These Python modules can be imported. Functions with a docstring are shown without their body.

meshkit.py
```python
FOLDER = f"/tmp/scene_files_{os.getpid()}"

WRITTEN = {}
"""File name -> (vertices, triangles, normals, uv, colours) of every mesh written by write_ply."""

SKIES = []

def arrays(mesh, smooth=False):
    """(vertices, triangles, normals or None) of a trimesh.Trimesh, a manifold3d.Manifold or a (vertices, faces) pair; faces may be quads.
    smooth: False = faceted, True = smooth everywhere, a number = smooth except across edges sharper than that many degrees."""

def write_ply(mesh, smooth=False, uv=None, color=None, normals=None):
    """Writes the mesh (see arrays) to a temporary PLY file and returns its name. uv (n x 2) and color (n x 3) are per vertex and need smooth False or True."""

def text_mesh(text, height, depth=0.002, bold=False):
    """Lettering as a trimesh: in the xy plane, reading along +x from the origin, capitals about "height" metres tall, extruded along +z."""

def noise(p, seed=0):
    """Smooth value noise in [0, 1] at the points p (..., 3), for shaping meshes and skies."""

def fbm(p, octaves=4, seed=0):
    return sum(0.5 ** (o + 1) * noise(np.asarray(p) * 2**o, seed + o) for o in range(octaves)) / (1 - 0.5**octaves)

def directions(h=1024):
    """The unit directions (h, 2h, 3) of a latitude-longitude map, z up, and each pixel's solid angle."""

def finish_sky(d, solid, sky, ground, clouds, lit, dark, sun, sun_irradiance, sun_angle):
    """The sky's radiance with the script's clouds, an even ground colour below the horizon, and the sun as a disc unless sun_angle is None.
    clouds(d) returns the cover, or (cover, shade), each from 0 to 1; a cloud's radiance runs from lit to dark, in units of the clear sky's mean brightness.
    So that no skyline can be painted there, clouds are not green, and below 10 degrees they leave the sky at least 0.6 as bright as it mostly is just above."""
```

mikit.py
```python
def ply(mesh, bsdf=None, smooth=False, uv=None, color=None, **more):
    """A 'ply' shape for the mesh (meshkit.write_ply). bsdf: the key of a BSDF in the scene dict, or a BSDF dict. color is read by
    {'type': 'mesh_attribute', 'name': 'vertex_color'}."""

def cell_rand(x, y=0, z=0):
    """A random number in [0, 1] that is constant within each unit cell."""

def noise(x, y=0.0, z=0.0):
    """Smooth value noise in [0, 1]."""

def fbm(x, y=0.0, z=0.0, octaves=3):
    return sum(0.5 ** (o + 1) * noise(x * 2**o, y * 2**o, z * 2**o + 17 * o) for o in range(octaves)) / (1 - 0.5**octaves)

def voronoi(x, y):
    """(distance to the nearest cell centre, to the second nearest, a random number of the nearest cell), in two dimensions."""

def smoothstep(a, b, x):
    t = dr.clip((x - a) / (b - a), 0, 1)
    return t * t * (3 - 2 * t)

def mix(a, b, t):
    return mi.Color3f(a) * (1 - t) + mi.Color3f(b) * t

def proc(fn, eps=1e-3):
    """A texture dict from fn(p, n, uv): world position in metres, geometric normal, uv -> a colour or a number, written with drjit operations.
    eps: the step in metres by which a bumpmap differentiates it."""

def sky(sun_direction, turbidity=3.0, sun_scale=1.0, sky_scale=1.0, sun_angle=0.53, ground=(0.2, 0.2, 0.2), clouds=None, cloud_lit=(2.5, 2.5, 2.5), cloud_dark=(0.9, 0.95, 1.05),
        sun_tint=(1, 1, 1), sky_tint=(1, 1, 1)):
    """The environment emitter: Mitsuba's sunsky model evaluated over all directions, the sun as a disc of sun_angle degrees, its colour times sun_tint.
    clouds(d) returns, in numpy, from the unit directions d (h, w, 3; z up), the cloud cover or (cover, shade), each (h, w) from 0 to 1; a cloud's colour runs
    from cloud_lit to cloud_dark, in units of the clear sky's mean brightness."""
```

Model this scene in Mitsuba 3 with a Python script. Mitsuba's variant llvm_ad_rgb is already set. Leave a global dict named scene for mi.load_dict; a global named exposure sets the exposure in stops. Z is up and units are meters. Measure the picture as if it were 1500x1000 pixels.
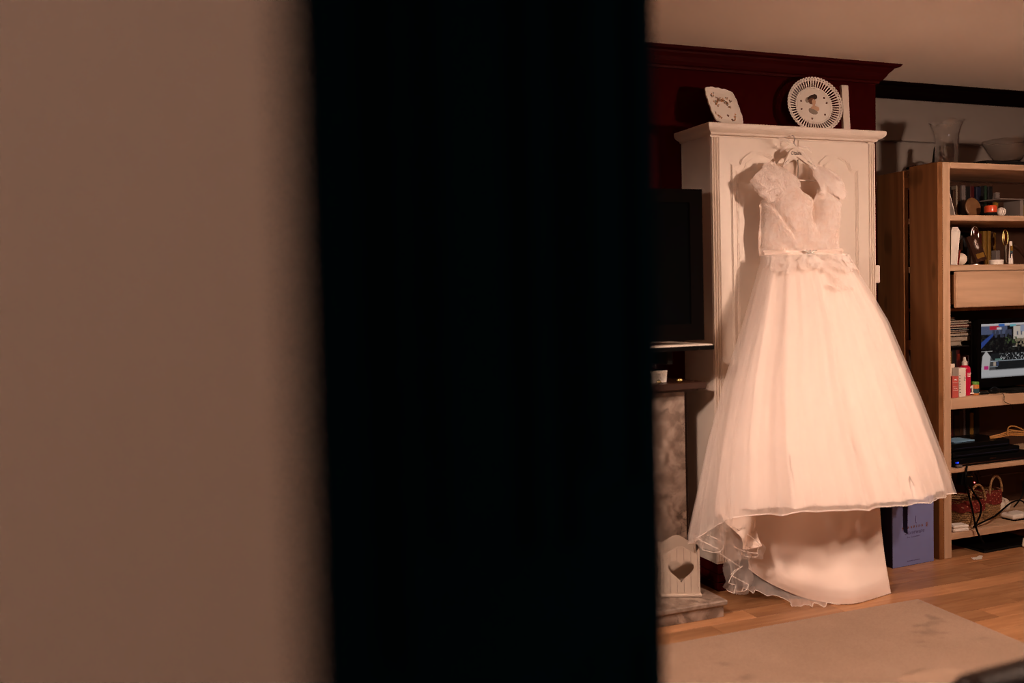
import math
import numpy as np
import trimesh
import drjit as dr
import mitsuba as mi
import mikit
import meshkit
from mikit import proc, noise, fbm, voronoi, cell_rand, smoothstep, mix
from scipy.spatial import Delaunay
from shapely.geometry import Polygon, Point, LineString
from shapely.ops import unary_union
import shapely

T = mi.ScalarTransform4f
rng = np.random.default_rng(7)

# ------------------------------------------------------------------ camera, lights, exposure
yaw, pitch, roll = math.radians(21.17), math.radians(2.552), math.radians(-1.48)
focal_px = 1365.5
eye = np.array([0.0, 0.0, 1.3])
ahead = np.array([math.sin(yaw) * math.cos(pitch), math.cos(yaw) * math.cos(pitch), -math.sin(pitch)])
right0 = np.array([math.cos(yaw), -math.sin(yaw), 0.0])
up0 = np.cross(right0, ahead)
up = -right0 * math.sin(roll) + up0 * math.cos(roll)
scene = {
    "camera": {
        "type": "thinlens",
        "fov": 2 * math.degrees(math.atan(750 / focal_px)), "fov_axis": "x",
        "aperture_radius": 0.0140, "focus_distance": 4.35, "near_clip": 0.01, "far_clip": 50.0,
        "to_world": T().look_at(origin=eye.tolist(), target=(eye + ahead).tolist(), up=up.tolist()),
    },
}
labels = {}
exposure = 0.0
KEY_LIGHT = [470.0, 328.0, 252.0]       # unseen pendant lamp, placed to light the dress from the right
SIDE_LIGHT = [430.0, 300.0, 236.0]        # unseen floor lamp, placed to light the left-facing sides
HALL_LIGHT = [11.6, 8.3, 7.1]       # unseen hall lamp behind the camera, placed to light the tan wall


def rgb(*c):
    return {"type": "rgb", "value": list(c)}


def lamp_globe(key, centre, radius, radiance):
    scene[key] = {"type": "sphere", "center": list(centre), "radius": radius, "bsdf": {"type": "diffuse", "reflectance": rgb(.8, .8, .8)},
                  "emitter": {"type": "area", "radiance": rgb(*radiance)}}


UNSEEN_PENDANT, UNSEEN_FLOORLAMP, UNSEEN_HALLLAMP = (3.25, 1.45, 1.80), (0.75, 2.15, 1.72), (-0.75, -0.55, 1.95)  # positions of the three lamps, all out of view
lamp_globe("unseen_pendant_lamp__globe", UNSEEN_PENDANT, 0.085, KEY_LIGHT)
lamp_globe("unseen_floor_lamp__globe", UNSEEN_FLOORLAMP, 0.085, SIDE_LIGHT)
lamp_globe("unseen_hall_lamp__globe", UNSEEN_HALLLAMP, 0.13, HALL_LIGHT)

# ------------------------------------------------------------------ helpers


def add(key, mesh, mat, smooth=False, **more):
    k, n = key, 0
    while k in scene:
        n += 1
        k = f"{key}_{n:03d}"
    scene[k] = mikit.ply(mesh, mat, smooth=smooth, **more)
    return k


used_roots = set()


def thing(name, label, category, group=None):
    k, n = name, 0
    while k in used_roots:
        n += 1
        k = f"{name}_{n:03d}"
    used_roots.add(k)
    labels[k] = {"label": label, "category": category}
    if group:
        labels[k]["group"] = group
    return k


def one(name, label, category, mesh, mat, smooth=False, group=None, **more):
    k = thing(name, label, category, group)
    return add(k, mesh, mat, smooth, **more)


def struct(name, mesh, mat, smooth=False):
    k = add(name, mesh, mat, smooth)
    labels[k] = {"kind": "structure"}
    return k


def cat(*ms):
    return trimesh.util.concatenate([m for g in ms for m in (g if isinstance(g, (list, tuple)) else [g])])


def bx(x0, x1, y0, y1, z0, z1, b=0.002):
    """A box with chamfered edges."""
    b = min(b, (x1 - x0) / 2.2, (y1 - y0) / 2.2, (z1 - z0) / 2.2)
    if b <= 0:
        m = trimesh.creation.box(extents=(x1 - x0, y1 - y0, z1 - z0))
        m.apply_translation(((x0 + x1) / 2, (y0 + y1) / 2, (z0 + z1) / 2))
        return m
    p = []
    for x, sx in ((x0, 1), (x1, -1)):
        for y, sy in ((y0, 1), (y1, -1)):
            for z, sz in ((z0, 1), (z1, -1)):
                p += [(x + sx * b, y + sy * b, z), (x + sx * b, y, z + sz * b), (x, y + sy * b, z + sz * b)]
    return trimesh.Trimesh(p).convex_hull


def turned(m, deg, axis=(0, 0, 1), at=(0, 0, 0)):
    m = m.copy()
    m.apply_transform(trimesh.transformations.rotation_matrix(math.radians(deg), axis, at))
    return m


def moved(m, x=0, y=0, z=0):
    m = m.copy()
    m.apply_translation((x, y, z))
    return m


def lathe(profile, at=(0, 0, 0), n=32):
    m = trimesh.creation.revolve(np.array(profile, float), sections=n)
    m.apply_translation(at)
    return m


def ball(c, r, sub=3, scale=(1, 1, 1)):
    m = trimesh.creation.icosphere(subdivisions=sub, radius=r)
    m.apply_scale(scale)
    m.apply_translation(c)
    return m


def hull_balls(cs, n=2):
    pts = np.vstack([trimesh.creation.icosphere(subdivisions=n, radius=r).vertices + np.array(c) for c, r in cs])
    return trimesh.Trimesh(pts).convex_hull


def spline(p, n):
    p = np.asarray(p, float)
    from scipy.interpolate import CubicSpline
    t = np.r_[0, np.cumsum(np.linalg.norm(np.diff(p, axis=0), axis=1))]
    closed_ = False
    return CubicSpline(t, p, bc_type="natural")(np.linspace(0, t[-1], n))


def tube(points, r, sides=6, caps=True):
    p = np.asarray(points, float)
    t = np.gradient(p, axis=0)
    t /= np.linalg.norm(t, axis=1, keepdims=True) + 1e-12
    ref = np.array([0.31, 0.2, 0.93])
    a = np.cross(t, ref)
    a /= np.linalg.norm(a, axis=1, keepdims=True) + 1e-9
    b = np.cross(t, a)
    ang = np.arange(sides) * 2 * np.pi / sides
    rr = np.broadcast_to(np.asarray(r, float), (len(p),))
    v = (p[:, None] + rr[:, None, None] * (np.cos(ang)[None, :, None] * a[:, None] + np.sin(ang)[None, :, None] * b[:, None])).reshape(-1, 3)
    i, j = np.meshgrid(np.arange(len(p) - 1), np.arange(sides), indexing="ij")
    k = (j + 1) % sides
    f = np.vstack([np.stack([i * sides + j, i * sides + k, (i + 1) * sides + k], -1).reshape(-1, 3),
                   np.stack([i * sides + j, (i + 1) * sides + k, (i + 1) * sides + j], -1).reshape(-1, 3)])
    if caps:
        n0 = len(v)
        v = np.vstack([v, p[0], p[-1]])
        j = np.arange(sides)
        k = (j + 1) % sides
        e = (len(p) - 1) * sides
        f = np.vstack([f, np.stack([j * 0 + n0, k, j], -1), np.stack([j * 0 + n0 + 1, e + j, e + k], -1)])
    return trimesh.Trimesh(v, f, process=False)


def grid_mesh(P, closed=False):
    """A surface from rows x columns of points."""
    P = np.asarray(P, float)
    r, c = P.shape[:2]
    i, j = np.meshgrid(np.arange(r - 1), np.arange(c if closed else c - 1), indexing="ij")
    k = (j + 1) % c
    f = np.vstack([np.stack([i * c + j, (i + 1) * c + j, (i + 1) * c + k], -1).reshape(-1, 3), np.stack([i * c + j, (i + 1) * c + k, i * c + k], -1).reshape(-1, 3)])
    return trimesh.Trimesh(P.reshape(-1, 3), f, process=False)


def extrude(poly, depth, plane="xz", at=0.0):
    """Polygon extruded; plane xz: polygon coordinates are X and Z, the front is at Y = at and the depth goes to +Y."""
    parts = []
    for g in getattr(poly, "geoms", [poly]):
        if g.area > 1e-9:
            parts.append(trimesh.creation.extrude_polygon(g, depth, engine="earcut"))
    m = cat(parts)
    if plane == "xz":
        v = m.vertices.copy()
        m = trimesh.Trimesh(np.stack([v[:, 0], at + depth - v[:, 2], v[:, 1]], 1), m.faces, process=False)
    elif plane == "yz":
        v = m.vertices.copy()
        m = trimesh.Trimesh(np.stack([at + v[:, 2], v[:, 0], v[:, 1]], 1), m.faces, process=False)
    else:
        m.apply_translation((0, 0, at))
    return m


def molding(path, profile, closed=False):
    """A profile [(out, z)] swept along a level path in XY with mitred corners; out is to the right of the walking direction."""
    p = np.asarray(path, float)
    n = len(p)
    d = np.diff(np.vstack([p, p[:1]]) if closed else p, axis=0)
    d /= np.linalg.norm(d, axis=1, keepdims=True)
    nr = np.stack([d[:, 1], -d[:, 0]], 1)
    off = []
    for i in range(n):
        if closed:
            a, b = nr[i - 1], nr[i]
        else:
            a, b = nr[max(i - 1, 0)], nr[min(i, len(nr) - 1)]
        s = a + b
        off.append(s / (s @ a))
    off = np.array(off)
    prof = np.asarray(profile, float)
    P = np.zeros((n, len(prof), 3))
    P[:, :, :2] = p[:, None] + off[:, None] * prof[None, :, :1]
    P[:, :, 2] = prof[None, :, 1]
    if closed:
        P = np.concatenate([P, P[:1]], 0)
    m = grid_mesh(P, closed=True)
    if not closed:
        caps = []
        poly = Polygon(prof)
        for e, flip in ((0, False), (n - 1, True)):
            v2, f2 = trimesh.creation.triangulate_polygon(poly, engine="earcut")
            v3 = np.zeros((len(v2), 3))
            v3[:, :2] = p[e] + off[e] * v2[:, :1]
            v3[:, 2] = v2[:, 1]
            caps.append(trimesh.Trimesh(v3, f2 if flip else f2[:, ::-1], process=False))
        m = cat(m, caps)
    return m


def sheet(poly, step, fy):
    """A cloth sheet: polygon in X, Z triangulated at the given step, Y from fy(x, z)."""
    ring = np.array(poly.segmentize(step).exterior.coords)[:-1]
    x0, z0, x1, z1 = poly.bounds
    gx, gz = np.meshgrid(np.arange(x0, x1, step), np.arange(z0, z1, step))
    gx[1::2] += step / 2
    q = np.stack([gx.ravel(), gz.ravel()], 1)
    inner = poly.buffer(-step * 0.45)
    q = q[shapely.contains_xy(inner, q[:, 0], q[:, 1])]
    q = np.vstack([ring, q])
    f = Delaunay(q).simplices
    c = q[f].mean(1)
    f = f[shapely.contains_xy(poly, c[:, 0], c[:, 1])]
    e1, e2 = q[f[:, 1]] - q[f[:, 0]], q[f[:, 2]] - q[f[:, 0]]
    a = e1[:, 0] * e2[:, 1] - e1[:, 1] * e2[:, 0]
    f[a < 0] = f[a < 0][:, ::-1]
    v = np.stack([q[:, 0], fy(q[:, 0], q[:, 1]), q[:, 1]], 1)
    return trimesh.Trimesh(v, f, process=False)


# ------------------------------------------------------------------ materials


def mat(name, bsdf, two=True):
    scene["mat_" + name] = {"type": "twosided", "bsdf": bsdf} if two else bsdf
    return "mat_" + name


def paint(name, color, rough=0.55, spec=0.4, **k):
    c = color if isinstance(color, dict) else rgb(*color)
    return mat(name, {"type": "principled", "base_color": c, "roughness": rough, "specular": spec, **k})


def bumped(name, base, fn, scale, eps=1e-3):
    scene["mat_" + name] = {"type": "twosided", "bsdf": {"type": "bumpmap", "arbitrary": proc(fn, eps), "scale": scale, "bsdf": base}}
    return "mat_" + name


def tan_wall_fn(p, n, uv):
    k = fbm(p.x * 3.0, p.y * 3.0, p.z * 3.0, 3)
    return mix((.62, .55, .48), (.68, .60, .53), k)


def ceiling_fn(p, n, uv):
    k = fbm(p.x * 2.1, p.y * 2.1, p.z, 3)
    return mix((.62, .525, .44), (.71, .61, .52), k)


def plank_ids(x, y):
    row = dr.floor(y / 0.1)
    off = (row * 0.618034 - dr.floor(row * 0.618034)) * 0.58
    col = dr.floor((x + off) / 0.58)
    return row, col


def floor_fn(p, n, uv):
    row, col = plank_ids(p.x, p.y)
    r1 = cell_rand(row + 40, col + 40, 3)
    r2 = cell_rand(row + 40, col + 40, 9)
    g = fbm(p.x * 6 + r1 * 50, p.y * 70 + r2 * 31, r1 * 9, 4)
    g2 = noise(p.x * 2.5 + r2 * 20, p.y * 24 + r1 * 77, 2.0)
    k = dr.clip(g * 0.75 + g2 * 0.3, 0, 1)
    c = mix((.21, .088, .034), (.47, .245, .118), k)
    return c * (0.68 + 0.55 * r1)


def oak_shaded_fn(p, n, uv):
    """Pine-like wood, darkened as the shaded copy, with the grain up the height."""
    w = noise(p.x * 9, p.y * 9, p.z * 1.3) * 3.0
    g = fbm(p.x * 60 + w, p.y * 60 + w, p.z * 2.2, 4)
    ring = 0.5 + 0.5 * dr.sin((p.x + p.y) * 120 + w * 4 + noise(p.x * 4, p.y * 4, p.z * 0.9) * 9)
    k = dr.clip(0.65 * g + 0.28 * ring, 0, 1)
    fleck = smoothstep(.74, .86, noise(p.x * 26, p.y * 26, p.z * 6.5))
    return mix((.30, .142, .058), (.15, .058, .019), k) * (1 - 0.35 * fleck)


def oak_level_lit_fn(p, n, uv):
    """The same wood, paler as the lit copy, with the grain along the width."""
    w = noise(p.x * 1.6, p.y * 9, p.z * 9) * 3.0
    g = fbm(p.x * 3.5, p.y * 60 + w, p.z * 60 + w, 4)
    ring = 0.5 + 0.5 * dr.sin(p.z * 110 + p.y * 60 + w * 5 + noise(p.x * 2.2, p.y * 4, p.z * 5) * 10)
    k = dr.clip(0.6 * g + 0.3 * ring, 0, 1)
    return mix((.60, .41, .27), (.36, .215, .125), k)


def marble_fn(p, n, uv):
    w = fbm(p.x * 8, p.y * 8, p.z * 8, 4)
    v = 1 - dr.abs(2 * fbm(p.x * 16 + w * 5, p.y * 16 + w * 3, p.z * 13 + w * 4, 4) - 1)
    vein = smoothstep(.93, 1.0, v) * smoothstep(.35, .65, noise(p.x * 9, p.y * 9 + 3, p.z * 7))
    k = fbm(p.x * 30 + 5 + w * 3, p.y * 30, p.z * 26 + w * 3, 4)
    c = mix((.15, .105, .08), (.36, .285, .235), smoothstep(.25, .8, k))
    return c * (1 - 0.55 * vein)


def rug_fn(p, n, uv):
    k = fbm(p.x * 5, p.y * 5, 1.0, 3)
    f = noise(p.x * 210, p.y * 210, 3.0)
    stain = smoothstep(.60, .85, fbm(p.x * 11 + 4, p.y * 15, 6.0, 3)) * smoothstep(.5, .8, noise(p.x * 3, p.y * 3, 2.0))
    c = mix((.26, .178, .125), (.355, .252, .186), dr.clip(.6 * k + .4 * f, 0, 1))
    return c * (1 - .28 * stain)


def rug_bump(p, n, uv):
    return noise(p.x * 260, p.y * 260, 1.0) + 0.6 * noise(p.x * 90, p.y * 90, 4.0)


def white_paint_fn(p, n, uv):
    k = fbm(p.x * 4, p.y * 4, p.z * 4, 3)
    return mix((.68, .59, .51), (.74, .65, .56), k)


M_TAN = paint("tan_wall", proc(tan_wall_fn), .8, .2)
M_CEIL = paint("ceiling", proc(ceiling_fn), .85, .15)
M_RED = paint("red_wall", (.032, .0010, .0015), .85, .03)
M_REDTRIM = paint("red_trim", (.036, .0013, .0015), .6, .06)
M_DARKTRIM = paint("dark_trim", (.004, .0008, .0009), .7, .04)
M_BACKWALL = paint("recess_wall_shaded", (.25, .215, .19), .85, .1)  # wall darkened: the shade in the recess is put into the colour
M_FLOOR = mat("floor", {"type": "principled", "base_color": proc(floor_fn), "roughness": .34, "specular": .45})
M_GAP = paint("floor_gap", (.05, .02, .01), .9, .1)
M_OAK_SHADED = mat("oak_shaded", {"type": "principled", "base_color": proc(oak_shaded_fn), "roughness": .48, "specular": .15})  # darker copy: the shade on the side boards is in the colour
M_OAKL_LIT = mat("oak_level_lit", {"type": "principled", "base_color": proc(oak_level_lit_fn), "roughness": .48, "specular": .35})  # paler copy: the light on the shelf fronts is in the colour


def post_lit_fn(p, n, uv):
    w = noise(p.x * 9, p.y * 9, p.z * 1.6) * 3.0
    g = fbm(p.x * 60 + w, p.y * 60 + w, p.z * 3.0, 4)
    ring = 0.5 + 0.5 * dr.sin(p.x * 130 + w * 4 + noise(p.x * 4, p.y * 4, p.z * 1.2) * 9)
    return mix((.62, .43, .29), (.42, .26, .155), dr.clip(0.7 * g + 0.25 * ring, 0, 1))


M_POST_LIT = mat("post", {"type": "principled", "base_color": proc(post_lit_fn), "roughness": .5, "specular": .3})  # paler copy: the light on the front posts is in the colour
M_MARBLE = mat("marble", {"type": "principled", "base_color": proc(marble_fn), "roughness": .35, "specular": .5})
M_RUG = bumped("rug", {"type": "principled", "base_color": proc(rug_fn), "roughness": .95, "specular": .1, "sheen": .3}, rug_bump, 0.0016)
M_WHITE = mat("white_paint", {"type": "principled", "base_color": proc(white_paint_fn), "roughness": .42, "specular": .45})
M_DOOR = paint("dark_door", (.0012, .0062, .0105), .6, .0)
M_BLACK = paint("black", (.0022, .0018, .0018), .35, .05)
M_MATTBLACK = paint("matt_black", (.008, .0075, .007), .8, .08)
M_SCREEN = paint("dark_screen", (.003, .0035, .004), .22, .10)
M_TVBLACK = mat("tv_black", {"type": "diffuse", "reflectance": rgb(.0035, .0028, .0028)})
M_TVSCREEN = mat("tv_screen", {"type": "diffuse", "reflectance": rgb(.0020, .0022, .0026)})
M_MAHOG = paint("mahogany", (.030, .012, .007), .4, .25)
M_PLASTIC = paint("white_plastic", (.74, .68, .60), .4, .5)
M_PORCELAIN = paint("porcelain", (.80, .74, .66), .18, .55)
M_CREAM = paint("cream", (.72, .62, .50), .5, .4)
M_CHROME = mat("chrome", {"type": "roughconductor", "material": "Cr", "alpha": .12})
M_GOLD = mat("gold", {"type": "roughconductor", "material": "Au", "alpha": .15})
M_GLASS = mat("glass", {"type": "dielectric", "int_ior": 1.52}, two=False)

# ------------------------------------------------------------------ the room
CEIL, RED_Y, CORNER_X, BACK_Y = 2.40, 3.68, 3.385, 3.98
struct("floor", bx(-1.3, 5.3, -1.3, 4.1, -0.10, -0.012, 0), M_GAP)
LEN, ROWH = 0.58, 0.1


def plank(row, col):
    off = (row * 0.618034 - math.floor(row * 0.618034)) * LEN
    x0 = col * LEN - off
    g = 0.0007
    return bx(max(x0 + g, -1.3), min(x0 + LEN - g, 5.3), max(row * ROWH + g, -1.3), min((row + 1) * ROWH - g, 4.1), -0.014, 0.0, 0.0009)


rest, count = [], 0
for row in range(-13, 41):
    for col in range(-3, 11):
        off = (row * 0.618034 - math.floor(row * 0.618034)) * LEN
        x0 = col * LEN - off
        if x0 > 5.25 or x0 + LEN < -1.25:
            continue
        if row >= 18 and 1.0 <= x0 <= 4.7:
            add("floor__plank", plank(row, col), M_FLOOR)
        else:
            rest.append(plank(row, col))
k = add("floor__plank_field", cat(rest), M_FLOOR)
labels[k] = {"kind": "stuff"}
struct("ceiling", bx(-1.3, 5.3, -1.3, 4.1, CEIL, CEIL + 0.1, 0), M_CEIL)
struct("wall_back", bx(-1.3, CORNER_X, RED_Y, 4.1, 0, CEIL, 0.001), M_RED)
struct("wall_recess", bx(CORNER_X, 5.3, BACK_Y, 4.1, 0, CEIL, 0), M_BACKWALL)
struct("wall_right_unseen", bx(5.2, 5.3, 0.47, BACK_Y, 0, CEIL, 0), M_RED)  # out of view; dark red chosen to cut light bouncing in the room
struct("wall_left_unseen", bx(-1.3, -1.2, 0.47, RED_Y, 0, CEIL, 0), M_RED)  # out of view, dark red for less bounced light
struct("trim_1", bx(CORNER_X, 5.2, BACK_Y - 0.035, BACK_Y, 2.10, 2.32, 0.003), M_BACKWALL)
# the near wall with its doorway
DOOR_X0, DOOR_X1, NEAR0, NEAR1 = 0.049, 0.80, 0.353, 0.47
NEARM = NEAR1 - 0.01
def near_wall(y0, y1):
    return cat(bx(-1.3, DOOR_X0, y0, y1, 0, CEIL, 0), bx(DOOR_X1, 5.3, y0, y1, 0, CEIL, 0), bx(DOOR_X0, DOOR_X1, y0, y1, 2.12, CEIL, 0))


struct("wall_near", near_wall(NEAR0, NEARM), M_TAN)
struct("wall_near_unseen_side", near_wall(NEARM, NEAR1), M_RED)  # unseen room face, a dark red layer that lowers the bounced light
struct("wall_hall_end", bx(-1.3, -1.2, -1.2, NEAR0, 0, CEIL, 0), M_TAN)
struct("wall_hall_right", bx(5.2, 5.3, -1.2, NEAR0, 0, CEIL, 0), M_TAN)
struct("wall_hall_back", bx(-1.3, 5.3, -1.3, -1.2, 0, CEIL, 0), M_TAN)
CORN = [(0, 2.318), (0.012, 2.318), (0.014, 2.328), (0.024, 2.333), (0.034, 2.345), (0.044, 2.362), (0.058, 2.376), (0.060, 2.384), (0.082, 2.388), (0.088, 2.398), (0.088, 2.40), (0, 2.40)]
struct("trim_2", molding([(-1.2, RED_Y), (CORNER_X, RED_Y), (CORNER_X, BACK_Y)], CORN), M_REDTRIM)
struct("trim_3", molding([(CORNER_X, BACK_Y), (5.2, BACK_Y)], CORN), M_DARKTRIM)
SKIRT = [(0, 0), (0.016, 0), (0.016, 0.085), (0.012, 0.095), (0.008, 0.10), (0.006, 0.112), (0, 0.115)]
struct("baseboard_right", molding([(CORNER_X, BACK_Y), (5.2, BACK_Y)], SKIRT), M_DARKTRIM)
struct("baseboard_left", molding([(-1.2, RED_Y), (0.75, RED_Y)], SKIRT), M_DARKTRIM)

# the dark panelled door, standing ajar into the room
hinge = np.array([DOOR_X0 + 0.006, NEAR1 - 0.035])
DW, DANG = 0.66, 44.8


def in_door(m):
    m = turned(m, DANG)
    return moved(m, hinge[0], hinge[1], 0)


door = struct("door_1", in_door(bx(0, DW, -0.0, 0.036, 0.008, 2.10, 0.003)), M_DOOR)
for z0, z1 in ((0.22, 0.98), (1.10, 1.94)):
    for x0, x1 in ((0.09, 0.295), (0.365, 0.57)):
        ring = Polygon([(x0, z0), (x1, z0), (x1, z1), (x0, z1)])
        m = extrude(ring.difference(ring.buffer(-0.018)), 0.008, at=-0.008)
        f = bx(x0 + .05, x1 - .05, -0.006, 0.0, z0 + .05, z1 - .05, .004)
        add("door_1__panel", in_door(cat(m, f)), M_DOOR)
add("door_1__handle", in_door(cat(tube([(DW - .06, .037, 1.0), (DW - .06, .081, 1.0)], .009, 10), tube([(DW - .055, .081, 1.0), (DW - .17, .081, 1.0)], .008, 10))), M_BLACK, 40)

# fittings of the three lamps, all out of view
thing("unseen_pendant_lamp", "unseen pendant lamp with a cream shade, placed out of view to light the dress", "lamp")
add("unseen_pendant_lamp__cord", tube([(UNSEEN_PENDANT[0], UNSEEN_PENDANT[1], UNSEEN_PENDANT[2] + .085), (UNSEEN_PENDANT[0], UNSEEN_PENDANT[1], CEIL - .02)], .004, 8), M_BLACK)
add("unseen_pendant_lamp__ceiling_rose", lathe([(0, 0), (.05, 0), (.045, -.02), (.01, -.03), (0, -.03)], (UNSEEN_PENDANT[0], UNSEEN_PENDANT[1], CEIL)), M_PLASTIC, 40)
thing("unseen_floor_lamp", "unseen floor lamp with a dark shade, placed out of view to light the left-facing sides", "lamp")
add("unseen_floor_lamp__pole", tube([(UNSEEN_FLOORLAMP[0], UNSEEN_FLOORLAMP[1], .02), (UNSEEN_FLOORLAMP[0], UNSEEN_FLOORLAMP[1], UNSEEN_FLOORLAMP[2] - .085)], .011, 10), M_BLACK, 40)
add("unseen_floor_lamp__base", lathe([(0, 0), (.14, 0), (.14, .012), (.03, .025), (0, .025)], (UNSEEN_FLOORLAMP[0], UNSEEN_FLOORLAMP[1], 0)), M_BLACK, 40)
thing("unseen_hall_lamp", "unseen opal globe lamp in the hall, placed to light the tan wall", "lamp")
add("unseen_hall_lamp__cord", tube([(UNSEEN_HALLLAMP[0], UNSEEN_HALLLAMP[1], UNSEEN_HALLLAMP[2] + .12), (UNSEEN_HALLLAMP[0], UNSEEN_HALLLAMP[1], CEIL - .004)], .004, 8), M_BLACK)

def shade(at, r0, r1, z0, z1):
    return lathe([(r0, z0), (r1, z1), (r1 - .003, z1), (r0 - .003, z0), (r0, z0)], at, 48)


M_SHADE = paint("lamp_shade", (.72, .64, .54), .9, .1)
add("unseen_pendant_lamp__shade", shade(UNSEEN_PENDANT, .21, .13, .052, .24), M_SHADE, 30)  # out of view, placed to dim the light on the wardrobe top
add("unseen_pendant_lamp__shade_ring", cat(tube([(UNSEEN_PENDANT[0] - .135, UNSEEN_PENDANT[1], UNSEEN_PENDANT[2] + .22), (UNSEEN_PENDANT[0] + .135, UNSEEN_PENDANT[1], UNSEEN_PENDANT[2] + .22)], .003, 6)), M_BLACK)
add("unseen_floor_lamp__shade", shade(UNSEEN_FLOORLAMP, .21, .13, -.040, .24), paint("dark_shade", (.10, .07, .05), .9, .05), 30)  # out of view, kept dark to hold light off the recess wall
add("unseen_floor_lamp__shade_ring", cat(tube([(UNSEEN_FLOORLAMP[0] - .135, UNSEEN_FLOORLAMP[1], UNSEEN_FLOORLAMP[2] + .22), (UNSEEN_FLOORLAMP[0] + .135, UNSEEN_FLOORLAMP[1], UNSEEN_FLOORLAMP[2] + .22)], .003, 6), tube([(UNSEEN_FLOORLAMP[0], UNSEEN_FLOORLAMP[1], UNSEEN_FLOORLAMP[2] + .085), (UNSEEN_FLOORLAMP[0], UNSEEN_FLOORLAMP[1], UNSEEN_FLOORLAMP[2] + .222)], .004, 6)), M_BLACK)

# rug
one("rug", "large beige short pile rug on the wooden floor in front of the dress", "rug",
    extrude(Polygon([(0.55, 0.95), (2.80, 0.95), (2.905, 2.57), (2.93, 2.967), (2.6, 2.972), (2.0, 2.966), (0.55, 2.96)]).buffer(0.006), 0.012, "xy", 0.0), M_RUG)

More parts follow.
